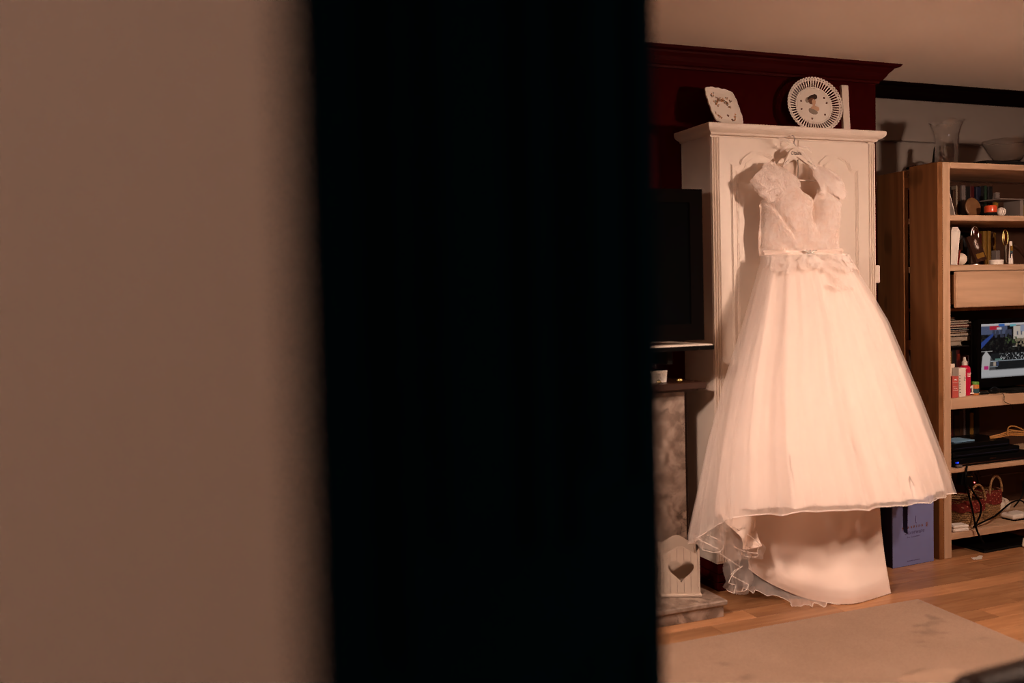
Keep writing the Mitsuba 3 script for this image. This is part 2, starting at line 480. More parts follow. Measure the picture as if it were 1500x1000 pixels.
# ------------------------------------------------------------------ the fireplace on the left
fp = thing("fireplace", "marble fireplace with a dark wooden mantel and a stone hearth slab", "fireplace")
add("fireplace__hearth", bx(0.85, 2.112, 3.163, 3.67, 0.0, 0.049, .002), M_MARBLE)
add("fireplace__hearth_slab", bx(0.84, 2.124, 3.149, 3.67, 0.0495, 0.071, .005), M_MARBLE)
add("fireplace__jamb", bx(1.82, 2.118, 3.44, 3.67, 0.0715, 0.895, .003), M_MARBLE)
add("fireplace__jamb", bx(0.85, 1.15, 3.44, 3.67, 0.0715, 0.895, .003), M_MARBLE)
add("fireplace__header", bx(1.151, 1.819, 3.445, 3.67, 0.70, 0.895, .003), M_MARBLE)
add("fireplace__firebox", cat(bx(1.152, 1.818, 3.63, 3.67, .072, .699, 0), bx(1.152, 1.17, 3.46, 3.63, .072, .699, 0), bx(1.80, 1.818, 3.46, 3.63, .072, .699, 0)), M_MATTBLACK)
add("fireplace__mantel", cat(bx(0.78, 2.178, 3.36, 3.67, 0.905, 0.935, .004), bx(0.80, 2.155, 3.385, 3.67, 0.8955, 0.906, .004)), M_MAHOG)
add("fireplace__side_post", bx(2.122, 2.165, 3.50, 3.67, 0.0, 0.895, .003), M_MAHOG)

tv = thing("television", "large flat black television with a wide glossy frame above the mantel", "television")
TVX0, TVX1, TVY = 1.02, 2.098, 3.25
fr = Polygon([(TVX0, 1.118), (TVX1, 1.118), (TVX1, 1.726), (TVX0, 1.726)])
op = Polygon([(TVX0 + .058, 1.185), (TVX1 - .058, 1.185), (TVX1 - .058, 1.672), (TVX0 + .058, 1.672)])
add("television__frame", extrude(fr.difference(op), 0.026, at=TVY), M_TVBLACK)
add("television__screen", bx(TVX0 + .057, TVX1 - .057, TVY + .008, TVY + .02, 1.184, 1.673, 0), M_TVSCREEN)
add("television__back_cover", bx(TVX0 + .01, TVX1 - .01, TVY + .0265, TVY + .075, 1.13, 1.715, .012), M_MATTBLACK)
add("television__wall_bracket", bx(1.40, 1.72, TVY + .076, RED_Y - .001, 1.30, 1.55, .004), M_MATTBLACK)

sh = thing("wall_shelf", "pale wooden shelf board right under the television", "shelf")
add("wall_shelf__board", bx(0.95, 2.105, 3.20, 3.66, 1.083, 1.103, .003), M_WHITE)
add("wall_shelf__edge_strip", bx(0.95, 2.105, 3.190, 3.199, 1.081, 1.098, .001), M_BLACK)
for x in (1.1, 1.95):
    add("wall_shelf__bracket", bx(x, x + .03, 3.30, 3.66, 1.02, 1.0825, .004), M_MATTBLACK)


def vase_profile(r0, r1, h, t):
    out, inn = [], []
    for k in np.linspace(0, 1, 12):
        r = r0 + (r1 - r0) * k ** 2.2
        out.append((r, h * k))
        inn.append((r - t, max(t * 2.2, h * k)))
    return [(0, 0)] + out + inn[::-1] + [(0, t * 2.2)]


tr = thing("trophy", "small flared glass trophy with a pale engraved plate on the mantel", "trophy")
cx, cy = 1.968, 3.45
add("trophy__glass_cup", lathe(vase_profile(.020, .042, .085, .004), (cx, cy, 1.003 - .012), 24), M_GLASS, 40)
add("trophy__stand", bx(cx - .05, cx + .05, cy - .03, cy + .04, .9355, .990, .003), M_BLACK)
pl = cat(bx(cx - .047, cx + .047, -.002, .002, 0, .052, .001))
pl = moved(turned(pl, 10, (1, 0, 0)), 0, cy - .034, .937)
add("trophy__name_plate", pl, M_PORCELAIN)
ln = [bx(cx - .036 + .004 * (i % 2), cx + .03 - .008 * (i % 3), -.0026, -.0021, .012 + .008 * i, .0142 + .008 * i, 0) for i in range(4)]
add("trophy__engraving", moved(turned(cat(ln), 10, (1, 0, 0)), 0, cy - .034, .937), M_MAHOG)
for px_, r in ((1.93, .011), (2.03, .013)):
    one("pebble", "tiny shiny ornament on the mantel %s" % ("under the name plate" if px_ < 2 else "at its right end"), "ornament",
        moved(ball((0, 0, 0), r, 2, (1.1, .9, .75)), px_ + .03, 3.385, .936 + r * .75), M_GOLD, True)

# heart box on the hearth
hb = thing("planter_box", "white wooden planter box with a heart cut-out standing on the hearth", "planter")
HX0, HX1, HY0, HY1, HZ = 1.915, 2.055, 3.270, 3.39, 0.0715


def in_box(m):
    return moved(turned(m, -24, (0, 0, 1), (1.985, 3.33, 0)), .018, -.006, 0)


heart = []
for t in np.linspace(0, 2 * np.pi, 60, endpoint=False):
    heart.append((16 * np.sin(t) ** 3, 13 * np.cos(t) - 5 * np.cos(2 * t) - 2 * np.cos(3 * t) - np.cos(4 * t)))
heart = np.array(heart) * 0.00325
hxc = (HX0 + HX1) / 2


def wavy_top(x):
    s = (x - HX0) / (HX1 - HX0)
    return HZ + .175 + .030 * (0.5 - 0.5 * np.cos(2 * np.pi * s)) ** 1.0


def wave_panel(x0, x1, hole=None):
    xs = np.linspace(x0, x1, 24)
    p = Polygon([(x0, HZ + .012), (x1, HZ + .012)] + [(x, wavy_top(x)) for x in xs[::-1]])
    return p.difference(hole) if hole is not None else p


hole = Polygon(heart + np.array([hxc + .003, HZ + .108]))
M_CRATE = paint("planter_paint", (.52, .43, .35), .6, .2)
wslat = (HX1 - HX0) / 5
for i in range(5):
    pg = wave_panel(HX0 + i * wslat + .0006, HX0 + (i + 1) * wslat - .0006, hole)
    for g1 in getattr(pg, "geoms", [pg]):
        add("planter_box__slat", in_box(extrude(g1, .008, at=HY0)), M_CRATE)
add("planter_box__back_panel", in_box(moved(extrude(wave_panel(HX0, HX1), .008, at=HY1 - .008), 0, 0, .018)), M_CRATE)
for s, x in ((0, HX0 - .0085), (1, HX1 + .0005)):
    ys = np.linspace(HY0, HY1, 9)
    p = Polygon([(HY0, HZ + .012), (HY1, HZ + .012)] + [(y, HZ + .195 - .035 * math.sin(math.pi * (y - HY0) / (HY1 - HY0))) for y in ys[::-1]])
    add("planter_box__side_panel", in_box(extrude(p, .008, "yz", x)), M_CRATE)
add("planter_box__base", in_box(bx(HX0 - .014, HX1 + .014, HY0 - .014, HY1 + .006, HZ, HZ + .0115, .003)), M_CRATE)

# ------------------------------------------------------------------ the white wardrobe
wd = thing("wardrobe", "tall white painted wardrobe with two arched panel doors against the red wall", "wardrobe")
WX0, WX1, WY, WYB = 2.268, 3.152, 3.433, 3.679
add("wardrobe__carcass", bx(WX0, WX1, WY + .022, WYB, 0.122, 1.99, .002), M_WHITE)
TOP = [(0, 1.985), (.006, 1.985), (.010, 1.993), (.022, 1.998), (.030, 2.004), (.034, 2.010), (.036, 2.016), (.036, 2.026), (.033, 2.030), (-.1, 2.030), (-.1, 1.985)]
add("wardrobe__cornice", cat(molding([(WX0, WYB), (WX0, WY), (WX1, WY), (WX1, WYB)], TOP),
                             bx(WX0 + .08, WX1 - .08, WY + .08, WYB - .001, 1.992, 2.0295, 0)), M_WHITE)
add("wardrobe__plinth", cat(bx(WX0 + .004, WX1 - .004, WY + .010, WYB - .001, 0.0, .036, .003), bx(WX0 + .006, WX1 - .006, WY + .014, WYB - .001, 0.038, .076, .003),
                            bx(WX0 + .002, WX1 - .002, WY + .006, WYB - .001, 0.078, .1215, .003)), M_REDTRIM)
# reeded corner stiles
for x0 in (WX0 - .003, WX1 - .035):
    m = [bx(x0, x0 + .038, WY + .006, WY + .0215, .123, 1.984, .001)]
    for i in range(3):
        c = x0 + .0065 + i * .0125
        pr = [(c - .0046, WY + .0065), (c - .0035, WY + .001), (c, WY - .001), (c + .0035, WY + .001), (c + .0046, WY + .0065)]
        m.append(extrude(Polygon(pr), 1.84, "xy", .135))
    add("wardrobe__reeded_stile", cat(m), M_WHITE, 30)
MIDX = 2.722


def cathedral(x0, x1, zb, zs, za):
    """Door panel outline with shoulders and an arch."""
    w = x1 - x0
    xs = np.linspace(0, 1, 41)
    pts = [(x0, zb), (x1, zb), (x1, zs)]
    top = []
    for s in xs:
        if s < .16 or s > .84:
            z = zs
        else:
            q = (s - .16) / .68
            z = zs + .018 + (za - zs - .018) * math.sin(math.pi * q) ** .8 if .02 < q < .98 else zs + .009
        top.append((x0 + w * s, z))
    return Polygon(pts[:2] + top[::-1]).buffer(.004).buffer(-.004)


for x0, x1 in ((WX0 + .037, MIDX - .0015), (MIDX + .0015, WX1 - .037)):
    k = add("wardrobe__door", bx(x0, x1, WY + .002, WY + .0218, .126, 1.978, .003), M_WHITE)
    po = cathedral(x0 + .058, x1 - .058, .22, 1.862, 1.925)
    rings = []
    for a, b, h in ((0, .004, .003), (.004, .010, .008), (.010, .015, .006), (.015, .020, .0025)):
        rings.append(extrude(po.buffer(-a).difference(po.buffer(-b)), h + .002, at=WY + .002 - h))
    add(k + "__panel_moulding", cat(rings), M_WHITE)
    fld = po.buffer(-.030)
    add(k + "__raised_field", cat(extrude(fld, .004, at=WY - .001), extrude(fld.buffer(-.006), .003, at=WY - .003)), M_WHITE)
add("wardrobe__side_catch", bx(WX1 + .001, WX1 + .030, WY + .005, WY + .03, 1.335, 1.418, .003), M_WHITE)

# plates and plank on the wardrobe
ZT = 2.031


def square_plate_poly(a):
    pts = []
    for t in np.linspace(0, 2 * np.pi, 96, endpoint=False):
        c, s = math.cos(t), math.sin(t)
        r = a / (abs(c) ** 5 + abs(s) ** 5) ** .2
        r *= 1 + .018 * math.cos(16 * t)
        pts.append((r * c, r * s))
    return Polygon(pts)


def flowers(seed, spots, spread, cols, n):
    g = np.random.default_rng(seed)
    out = {c: [] for c in cols}
    for sx, sz, a in spots:
        for _ in range(n):
            d, e = g.normal(0, spread[0]), g.normal(0, spread[1])
            x, z = sx + d * math.cos(a) - e * math.sin(a), sz + d * math.sin(a) + e * math.cos(a)
            el = Point(0, 0).buffer(g.uniform(.0016, .0034), 3)
            el = shapely.affinity.translate(shapely.affinity.rotate(shapely.affinity.scale(el, 1.5, .8), g.uniform(0, 180)), x, z)
            out[cols[g.integers(len(cols))]].append(el)
    return out


import shapely.affinity
M_LEAF = paint("print_leaf", (.07, .065, .035), .3, .5)
M_ORANGE = paint("print_orange", (.42, .17, .05), .3, .5)
M_BROWN = paint("print_brown", (.13, .06, .035), .3, .5)
M_SKIN = paint("print_skin", (.62, .40, .27), .3, .5)
M_PGREY = paint("print_grey", (.30, .25, .20), .3, .5)
M_HAIR = paint("print_hair", (.035, .018, .015), .3, .5)


def leaned(m, lean, cx, cy, cz, yawdeg=0, rolldeg=0):
    m = turned(m, rolldeg, (0, 1, 0))
    m = turned(m, lean, (1, 0, 0))
    m = turned(m, yawdeg)
    return moved(m, cx, cy, cz)


sp = thing("square_plate", "square white plate with orange floral print standing on the left end of the wardrobe", "plate")
A = .093
body = square_plate_poly(A)
args = dict(lean=-24, cx=2.405, cy=3.545, cz=ZT + .100, yawdeg=12, rolldeg=2)
rim = body.difference(body.buffer(-.022))


def dished(poly, a, rimw, lift, th):
    m = extrude(poly, th, at=0)
    m = m.subdivide_to_size(.008)
    v = m.vertices.copy()
    d = np.array([poly.exterior.distance(Point(q[0], q[2])) for q in v])
    v[:, 1] -= lift * np.clip(1 - d / rimw, 0, 1) ** 1.5
    m.vertices = v
    return m


add("square_plate__body", leaned(dished(body, A, .026, .009, .006), **args), M_PORCELAIN, 30)
fl = flowers(3, [(-.050, .052, 1.2), (.05, .045, -.6), (-.045, -.055, -.6), (.054, -.052, 1.0)], (.010, .004), ["l", "o", "b"], 12)
ar = flowers(5, [(.036 * math.cos(t), .002 + .036 * math.sin(t), t + 1.57) for t in np.linspace(.1, 3.1, 9)], (.006, .006), ["l", "o", "b"], 9)
for c, mm in (("l", M_LEAF), ("o", M_ORANGE), ("b", M_BROWN)):
    add("square_plate__print", leaned(extrude(unary_union(fl[c] + ar[c] + ([Point(.012, -.045).buffer(.006), Point(.03, -.066).buffer(.006)] if c == "b" else [])), .0012, at=-.0011), **args), mm)
add("square_plate__stand", cat(tube([(2.375, 3.50, ZT + .003), (2.375, 3.60, ZT + .003), (2.38, 3.585, ZT + .07)], .003, 6), tube([(2.46, 3.50, ZT + .003), (2.46, 3.60, ZT + .003), (2.455, 3.585, ZT + .07)], .003, 6)), M_BLACK)

rp = thing("round_plate", "round white plate with a pierced lattice rim and a painted portrait on the wardrobe", "plate")
R = .136
K_ = R / .1085
disc = Point(0, 0).buffer(R - .004, 24)
scal = unary_union([Point((R - .005) * math.cos(t), (R - .005) * math.sin(t)).buffer(.0066, 5) for t in np.linspace(0, 2 * np.pi, 56, endpoint=False)])
holes = []
for t in np.linspace(0, 2 * np.pi, 56, endpoint=False):
    c, s = math.cos(t), math.sin(t)
    holes.append(LineString([(.094 * c, .094 * s), (.118 * c, .118 * s)]).buffer(.0036, 3))
    holes.append(Point(.1285 * c, .1285 * s).buffer(.0028, 3))
    holes.append(Point(.0855 * c, .0855 * s).buffer(.0016, 3))
plate = unary_union([disc, scal]).difference(unary_union(holes + [Point(0, 0).buffer(.079, 24)]))
args = dict(lean=-12, cx=2.925, cy=3.575, cz=ZT + .137, yawdeg=-12)
pm = extrude(plate, .004, at=0)
pv = pm.vertices.copy()
rad = np.hypot(pv[:, 0], pv[:, 2])
pv[:, 1] -= .014 * np.clip((rad - .079) / .057, 0, 1) ** 1.3
pm.vertices = pv
pm = cat(pm, extrude(Point(0, 0).buffer(.0792, 24), .004, at=0))
add("round_plate__body", leaned(pm, **args), M_PORCELAIN)
El = lambda x, z, a, b, r=0: shapely.affinity.translate(shapely.affinity.rotate(shapely.affinity.scale(Point(0, 0).buffer(1, 10), a, b), r), x, z)
pr = [("portrait_hat", unary_union([El(-.006, .030, .018, .010, 25), El(.006, .034, .010, .010)]), M_HAIR, .0011), ("portrait_feather", El(-.022, .022, .009, .012, -30), M_PGREY, .0010),
      ("portrait_hair", unary_union([El(-.012, .016, .008, .011, 20), El(-.004, .024, .009, .006)]), M_BROWN, .0012),
      ("portrait_face", unary_union([El(.000, .014, .0075, .0105, -8), El(-.001, .002, .005, .008)]), M_SKIN, .0013),
      ("portrait_shoulders", El(.002, -.012, .017, .011, -6), M_SKIN, .0010), ("portrait_dress", unary_union([El(-.006, -.024, .018, .009, -18), El(-.016, -.016, .007, .006)]), M_PGREY, .0014)]
for nm, pg, mm, th in pr:
    pg = shapely.affinity.scale(pg, 1.28, 1.28, origin=(0, 0))
    add("round_plate__" + nm, leaned(extrude(pg, th, at=-th - .0001), **args), mm)
dots = unary_union([Point(.066 * math.cos(t), .066 * math.sin(t)).buffer(.0048, 4) for t in np.radians([35, 160, 195, 255, 318, 12])])
add("round_plate__painted_bud", leaned(extrude(dots, .0011, at=-.0012), **args), M_BROWN)
add("round_plate__stand", cat(tube([(2.85, 3.53, ZT + .003), (2.85, 3.64, ZT + .003), (2.87, 3.62, ZT + .12)], .004, 6), tube([(3.0, 3.53, ZT + .003), (3.0, 3.64, ZT + .003), (2.98, 3.62, ZT + .12)], .004, 6),
                              bx(2.84, 3.01, 3.535, 3.55, ZT, ZT + .012, .002)), M_MAHOG)
one("wood_plank", "narrow white upright board leaning beside the round plate on the wardrobe", "board",
    moved(turned(turned(bx(-.020, .020, -.009, .009, 0, .245, .002), -5, (1, 0, 0)), 1.5, (0, 1, 0)), 3.107, 3.57, ZT), M_WHITE)

# ------------------------------------------------------------------ the bookcase on the right
bc = thing("bookcase", "tall open pine bookcase with thick posts, shelves and one drawer", "bookcase")
BX0, BX1, BY, BYB = 3.488, 4.60, 3.392, 3.79
add("bookcase__side_board", bx(BX0, BX0 + .030, BY + .001, 3.573, 0, 1.899, .003), M_OAK_SHADED)
add("bookcase__front_post", bx(BX0 + .0305, BX0 + .076, BY, BY + .05, 0, 1.899, .003), M_POST_LIT)
add("bookcase__rear_board", bx(BX0, BX0 + .030, 3.608, BYB, 0, 1.885, .003), M_OAK_SHADED)
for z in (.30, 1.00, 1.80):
    add("bookcase__batten", bx(BX0 + .006, BX0 + .028, 3.5735, 3.6075, z, z + .05, .001), M_OAK_SHADED)
add("bookcase__side_board", bx(BX1 - .03, BX1, BY + .001, BYB, 0, 1.899, .003), M_OAK_SHADED)
add("bookcase__front_post", bx(BX1 - .076, BX1 - .0305, BY, BY + .05, 0, 1.899, .003), M_POST_LIT)
SX0, SX1 = BX0 + .031, BX1 - .031
M_BACKPANEL = paint("back_panel", (.05, .022, .012), .7, .2)
add("bookcase__back_panel", bx(SX0, SX1, BYB - .012, BYB - .002, .05, 1.86, 0), M_BACKPANEL)
add("bookcase__top_board", bx(BX0 + .0765, BX1 - .0765, BY, BYB - .013, 1.871, 1.899, .003), M_OAKL_LIT)
SHELVES = [(1.623, 1.650), (1.383, 1.412), (.719, .772), (.411, .432), (.087, .120)]
for z0, z1 in SHELVES:
    add("bookcase__shelf", cat(bx(BX0 + .0765, BX1 - .0765, BY + .002, BY + .05, z0, z1, .003), bx(SX0, SX1, BY + .0505, BYB - .013, z0 + .001, z1, 0)), M_OAKL_LIT)
k = add("bookcase__drawer", bx(BX0 + .082, 4.06, BY - .030, BY - .008, 1.208, 1.380, .004), M_OAKL_LIT)
add(k + "__box", bx(BX0 + .092, 4.05, BY - .0075, BYB - .05, 1.225, 1.366, 0), M_OAK_SHADED)
k = add("bookcase__drawer", bx(4.066, BX1 - .082, BY - .030, BY - .008, 1.208, 1.380, .004), M_OAKL_LIT)
add(k + "__box", bx(4.076, BX1 - .092, BY - .0075, BYB - .05, 1.225, 1.366, 0), M_OAK_SHADED)
add("bookcase__bay_floor", bx(SX0, SX1, BY + .0505, BYB - .013, 1.19, 1.2035, 0), M_OAK_SHADED)

# glass on top
ZB = 1.8995
vs = thing("glass_vase", "cut crystal vase with a scalloped flared rim on top of the bookcase", "vase")
nr_, nt = 26, 96
V = np.zeros((2 * nr_, nt, 3))
th = np.linspace(0, 2 * np.pi, nt, endpoint=False)
for i in range(nr_):
    s = i / (nr_ - 1)
    r = .052 + .004 * s + .026 * max(0, (s - .55) / .45) ** 2
    flute = .0022 * np.abs(np.sin(4 * th)) * (1 - .3 * s)
    cut = .0022 * (np.abs(((th * 12 / (2 * np.pi) + s * 6) % 1) - .5) + np.abs(((th * 12 / (2 * np.pi) - s * 6) % 1) - .5)) if s < .36 else 0
    zz = .215 * s - .012 * max(0, (s - .75) / .25) ** 2 * (1 - np.abs(np.cos(3 * th)))
    ro = r - flute + cut + .004 * max(0, s - .8) / .2 * np.cos(6 * th)
    V[i] = np.stack([ro * np.cos(th), ro * np.sin(th), zz], 1)
    V[2 * nr_ - 1 - i] = np.stack([(ro - .006) * np.cos(th), (ro - .006) * np.sin(th), np.maximum(zz, .012) - .0005 * s], 1)
vm = grid_mesh(V, closed=True)
c0, c1 = len(vm.vertices), len(vm.vertices) + 1
j = np.arange(nt)
vv = np.vstack([vm.vertices, [[0, 0, 0], [0, 0, .012]]])
last = (2 * nr_ - 1) * nt
ff = np.vstack([vm.faces, np.stack([j, (j + 1) % nt, j * 0 + c0], 1), np.stack([last + (j + 1) % nt, last + j, j * 0 + c1], 1)])
vm = trimesh.Trimesh(vv, ff, process=False)
trimesh.repair.fix_normals(vm)
add("glass_vase__body", moved(vm, 3.655, 3.50, ZB + .001), M_GLASS, 25)
gb = thing("glass_bowl", "ribbed clear glass bowl standing on top of the bookcase", "bowl")
prof = [(0, 0), (.055, 0)]
for i in range(60):
    s = i / 59
    prof.append((.058 + .062 * s ** .8 + .0014 * math.cos(i * math.pi / 2.5), .006 + .105 * s))
for i in range(20):
    s = 1 - i / 19
    prof.append((.053 + .061 * s ** .8, .012 + .099 * s))
prof.append((0, .012))
gm = lathe(prof, (4.075, 3.515, ZB + .0275), 48)
add("glass_bowl__body", gm, M_GLASS, 30)
one("flat_box", "flat black box lying under the glass bowl on top of the bookcase", "box", bx(3.86, 4.18, 3.45, 3.70, ZB, ZB + .0265, .002), M_MATTBLACK)
orn = thing("dark_ornament", "dark carved ornament with curved handles behind the crystal vase", "ornament")
add("dark_ornament__body", moved(ball((0, 0, 0), .06, 3, (1.35, .7, .55)), 3.865, 3.745, ZB + .034), M_MAHOG, True)
add("dark_ornament__head", hull_balls([((3.83, 3.735, ZB + .06), .020), ((3.835, 3.735, ZB + .125), .016)]), M_MATTBLACK, 40)
add("dark_ornament__handle", cat(tube(spline([(3.84, 3.735, ZB + .06), (3.90, 3.735, ZB + .075), (3.96, 3.735, ZB + .05), (4.0, 3.735, ZB + .012)], 20), .006, 8), tube(spline([(3.84, 3.735, ZB + .05), (3.88, 3.735, ZB + .058), (3.93, 3.735, ZB + .045), (3.965, 3.735, ZB + .01)], 20), .007, 8)), M_MAHOG, 40)
one("dark_dish", "small dark dish lying left of the crystal vase on the bookcase", "dish", moved(ball((0, 0, 0), .05, 3, (1.5, .9, .25)), 3.66, 3.68, ZB + .0135), M_MATTBLACK, True)


# ---- books
BOOKC = {"red": (.30, .035, .02), "orange": (.40, .14, .03), "beige": (.42, .30, .19), "grey": (.30, .25, .23), "black": (.02, .018, .018), "brown": (.09, .045, .025), "navy": (.02, .025, .06),
         "ochre": (.42, .22, .04), "maroon": (.10, .012, .014), "cream": (.55, .46, .35), "green": (.03, .07, .04), "magenta": (.32, .02, .09), "teal": (.05, .16, .20)}
BM = {c: paint("book_" + c, [q * .42 for q in v], .6, .12) for c, v in BOOKC.items()}
M_PAGES = paint("pages", (.34, .28, .22), .9, .05)
ORD = ["first", "second", "third", "fourth", "fifth", "sixth", "seventh", "eighth", "ninth", "tenth", "eleventh", "twelfth", "thirteenth", "fourteenth", "fifteenth", "sixteenth", "seventeenth"]


def upright(x, w, h, d, y, z, colour, label, group, band=None, tilt=0):
    b = thing("book", label, "book", group)
    t = lambda m: turned(m, tilt, (0, 1, 0), (x, y, z))
    sp_ = np.array([(0, 0.003), (w * .2, 0), (w * .8, 0), (w, .003)])
    cov = cat(extrude(Polygon([(x + a, y + q) for a, q in sp_] + [(x + w, y + .006), (x, y + .006)]), h, "xy", z), bx(x, x + .002, y + .005, y + d, z, z + h, 0), bx(x + w - .002, x + w, y + .005, y + d, z, z + h, 0))
    add(b + "__cover", t(cov), BM[colour])
    add(b + "__pages", t(bx(x + .0025, x + w - .0025, y + .0065, y + d - .004, z + .004, z + h - .004, 0)), M_PAGES)
    if band:
        for z0, z1, c in band:
            add(b + "__spine_label", t(bx(x + w * .12, x + w * .88, y - .0006, y + .002, z + h * z0, z + h * z1, 0)), BM[c])


def lying(x, y, z, w, d, h, colour, label, group, rot):
    b = thing("book", label, "book", group)
    f = lambda m: moved(turned(m, rot), x, y, 0)
    add(b + "__cover", f(cat(bx(0, w, 0, d, z, z + .002, 0), bx(0, w, 0, d, z + h - .002, z + h, 0), bx(0, .003, 0, d, z + .002, z + h - .002, 0))), BM[colour])
    add(b + "__pages", f(bx(.0035, w - .003, .003, d - .003, z + .0022, z + h - .0022, 0)), M_PAGES)


# top bay
zs = 1.6505
x = 3.64
row = [("maroon", .030, .16), ("black", .026, .165), ("red", .030, .175), ("orange", .018, .172), ("beige", .018, .17), ("grey", .014, .14), ("black", .032, .165), ("brown", .018, .15), ("cream", .010, .17), ("brown", .024, .172),
       ("grey", .026, .172), ("black", .036, .168), ("maroon", .03, .17), ("navy", .034, .165), ("black", .03, .172), ("green", .014, .175), ("black", .034, .170)]
for i, (c, w, h) in enumerate(row):
    bd = [(.74, .95, "black")] if c == "red" else [(.1, .42, "orange")] if c == "cream" else None
    upright(x, w, h, .13, 3.615 + .006 * math.sin(i * 2.3), zs, c, f"{c} upright book in the back row of the top shelf, {ORD[i]} from the left", "books in the back row of the top shelf", bd)
    x += w + .0012
upright(x + .004, .030, .12, .12, 3.60, zs, "cream", "short cream book at the right end of the top shelf's back row", "books in the back row of the top shelf")
one("card", "thin white card leaning against the post on the top shelf", "card", turned(bx(3.622, 3.625, 3.42, 3.50, zs, zs + .150, 0), -17.5, (0, 1, 0), (3.622, 3.46, zs)), M_PLASTIC)
jar = thing("candle_jar", "small round orange red pot on the top shelf", "pot")
add("candle_jar__body", lathe([(0, 0), (.026, 0), (.029, .006), (.029, .014), (.026, .018), (0, .018)], (3.885, 3.45, zs), 24), M_MATTBLACK, 40)
M_POT = paint("orange_glaze", (.60, .075, .025), .25, .5)
add("candle_jar__lid", lathe([(0, .0185), (.027, .0185), (.029, .024), (.029, .046), (.024, .053), (0, .054)], (3.885, 3.45, zs), 24), M_POT, 40)
M_DISC = paint("bronze_disc", (.16, .075, .03), .4, .5)
one("wooden_disc", "round brown wooden disc standing behind the orange pot on the top shelf", "ornament", moved(turned(lathe([(0, 0), (.046, 0), (.05, .004), (.05, .010), (.044, .014), (0, .014)], n=40), 80, (1, 0, 0)), 3.865, 3.545, zs + .0505), M_DISC, 40)
bs = thing("baseball", "small white ball with dark lettering on the top shelf", "ball")
add("baseball__body", ball((3.95, 3.445, zs + .0225), .022, 3), M_PLASTIC, True)
arcs = []
for dx in (-.012, -.004, .010):
    a = np.linspace(-1.0, 1.0, 14)
    rr = math.sqrt(.0222 ** 2 - dx * dx)
    arcs.append(tube(np.stack([3.95 + dx + 0 * a, 3.445 - rr * np.cos(a), zs + .0225 + rr * np.sin(a)], 1), .0009, 4))
add("baseball__lettering", cat(arcs), M_BROWN)
dk = thing("wooden_duck", "little carved orange and brown duck behind the white ball on the top shelf", "ornament")
add("wooden_duck__body", hull_balls([((3.955, 3.50, zs + .024), .022), ((4.0, 3.50, zs + .026), .016)]), BM["maroon"], 40)
add("wooden_duck__head", hull_balls([((3.965, 3.495, zs + .062), .015), ((3.952, 3.49, zs + .058), .008), ((3.972, 3.5, zs + .045), .010)]), BM["ochre"], 40)
rs = thing("display_riser", "small grey display stand on the right of the top shelf", "stand")
M_RISER = paint("riser", (.17, .14, .125), .5, .2)
add("display_riser__top", bx(3.935, 4.25, 3.44, 3.56, zs + .083, zs + .089, .001), M_RISER)
for a in (4.085, 4.235):
    add("display_riser__leg", bx(a, a + .022, 3.45, 3.55, zs, zs + .0825, .001), M_RISER)
one("small_figure", "tiny pale box figure standing on the grey display stand", "ornament", bx(3.945, 3.972, 3.47, 3.49, zs + .0895, zs + .122, .003), BM["grey"])
one("gold_tin", "gold coloured tin under the right half of the display stand", "tin", lathe([(0, 0), (.036, 0), (.037, .003), (.037, .055), (.034, .060), (0, .06)], (4.155, 3.48, zs), 28), BM["ochre"], 40)

# second bay
zs = 1.4125
x = 3.60
row = [("black", .03, .17), ("grey", .020, .155), ("navy", .022, .172), ("black", .03, .178), ("brown", .034, .165), ("black", .026, .17), ("maroon", .034, .175), ("black", .04, .168), ("green", .03, .16), ("black", .036, .17), ("brown", .028, .175),
       ("black", .030, .168), ("maroon", .030, .165), ("ochre", .022, .178), ("ochre", .020, .178), ("brown", .03, .175), ("ochre", .02, .17)]
for i, (c, w, h) in enumerate(row):
    bd = [(.55, .92, "red"), (.12, .48, "ochre")] if i == 6 else [(.3, .7, "cream")] if i == 3 else [(.5, .85, "cream"), (.86, .97, "grey")] if i == 8 else None
    upright(x, w, h, .13, 3.60 + .008 * math.sin(i * 1.7), zs, c, f"{c} upright book in the back row of the second shelf, {ORD[i]} from the left", "books in the back row of the second shelf", bd)
    x += w + .0012
hx = thing("hexagonal_ornament", "tall white six sided ornament leaning by the post on the second shelf", "ornament")
ang = np.linspace(0, 2 * np.pi, 7)[:-1] + .3
hexa = Polygon([(.027 * math.cos(a), .027 * math.sin(a)) for a in ang])
b0, t0 = extrude(hexa, .16, "xy", 0), None
hv = b0.vertices.copy()
s = .72 + .30 * hv[:, 2:3] / .16
hv[:, :2] *= s
body = trimesh.Trimesh(hv, b0.faces, process=False)
add("hexagonal_ornament__body", moved(turned(body, 3, (0, 1, 0)), 3.628, 3.440, zs + .0012), M_PLASTIC)
cap = trimesh.Trimesh(np.vstack([[(.028 * math.cos(a), .028 * math.sin(a), .0) for a in ang], [(.016 * math.cos(a), .016 * math.sin(a), .022) for a in ang]])).convex_hull
add("hexagonal_ornament__cap", moved(turned(cap, 3, (0, 1, 0)), 3.628 + .0085, 3.440, zs + .1615), M_PLASTIC)
one("pale_ball", "plain pale yellow ball on the second shelf", "ball", ball((3.725, 3.485, zs + .0305), .030, 3), M_CREAM, True)
one("red_lighter", "thin red and silver stick between the tall white ornament and the pale ball", "ornament", cat(tube([(3.672, 3.452, zs + .003), (3.690, 3.456, zs + .075)], .005, 8)), BM["red"], 40)
tp = thing("wooden_plaque", "brown wooden award plaque leaning back on the second shelf", "plaque")
pq = Polygon([(-.036, 0), (.036, 0), (.036, .130), (-.036, .130)]).buffer(.002)
args = dict(lean=-14, cx=3.828, cy=3.452, cz=zs + .013, rolldeg=-13)
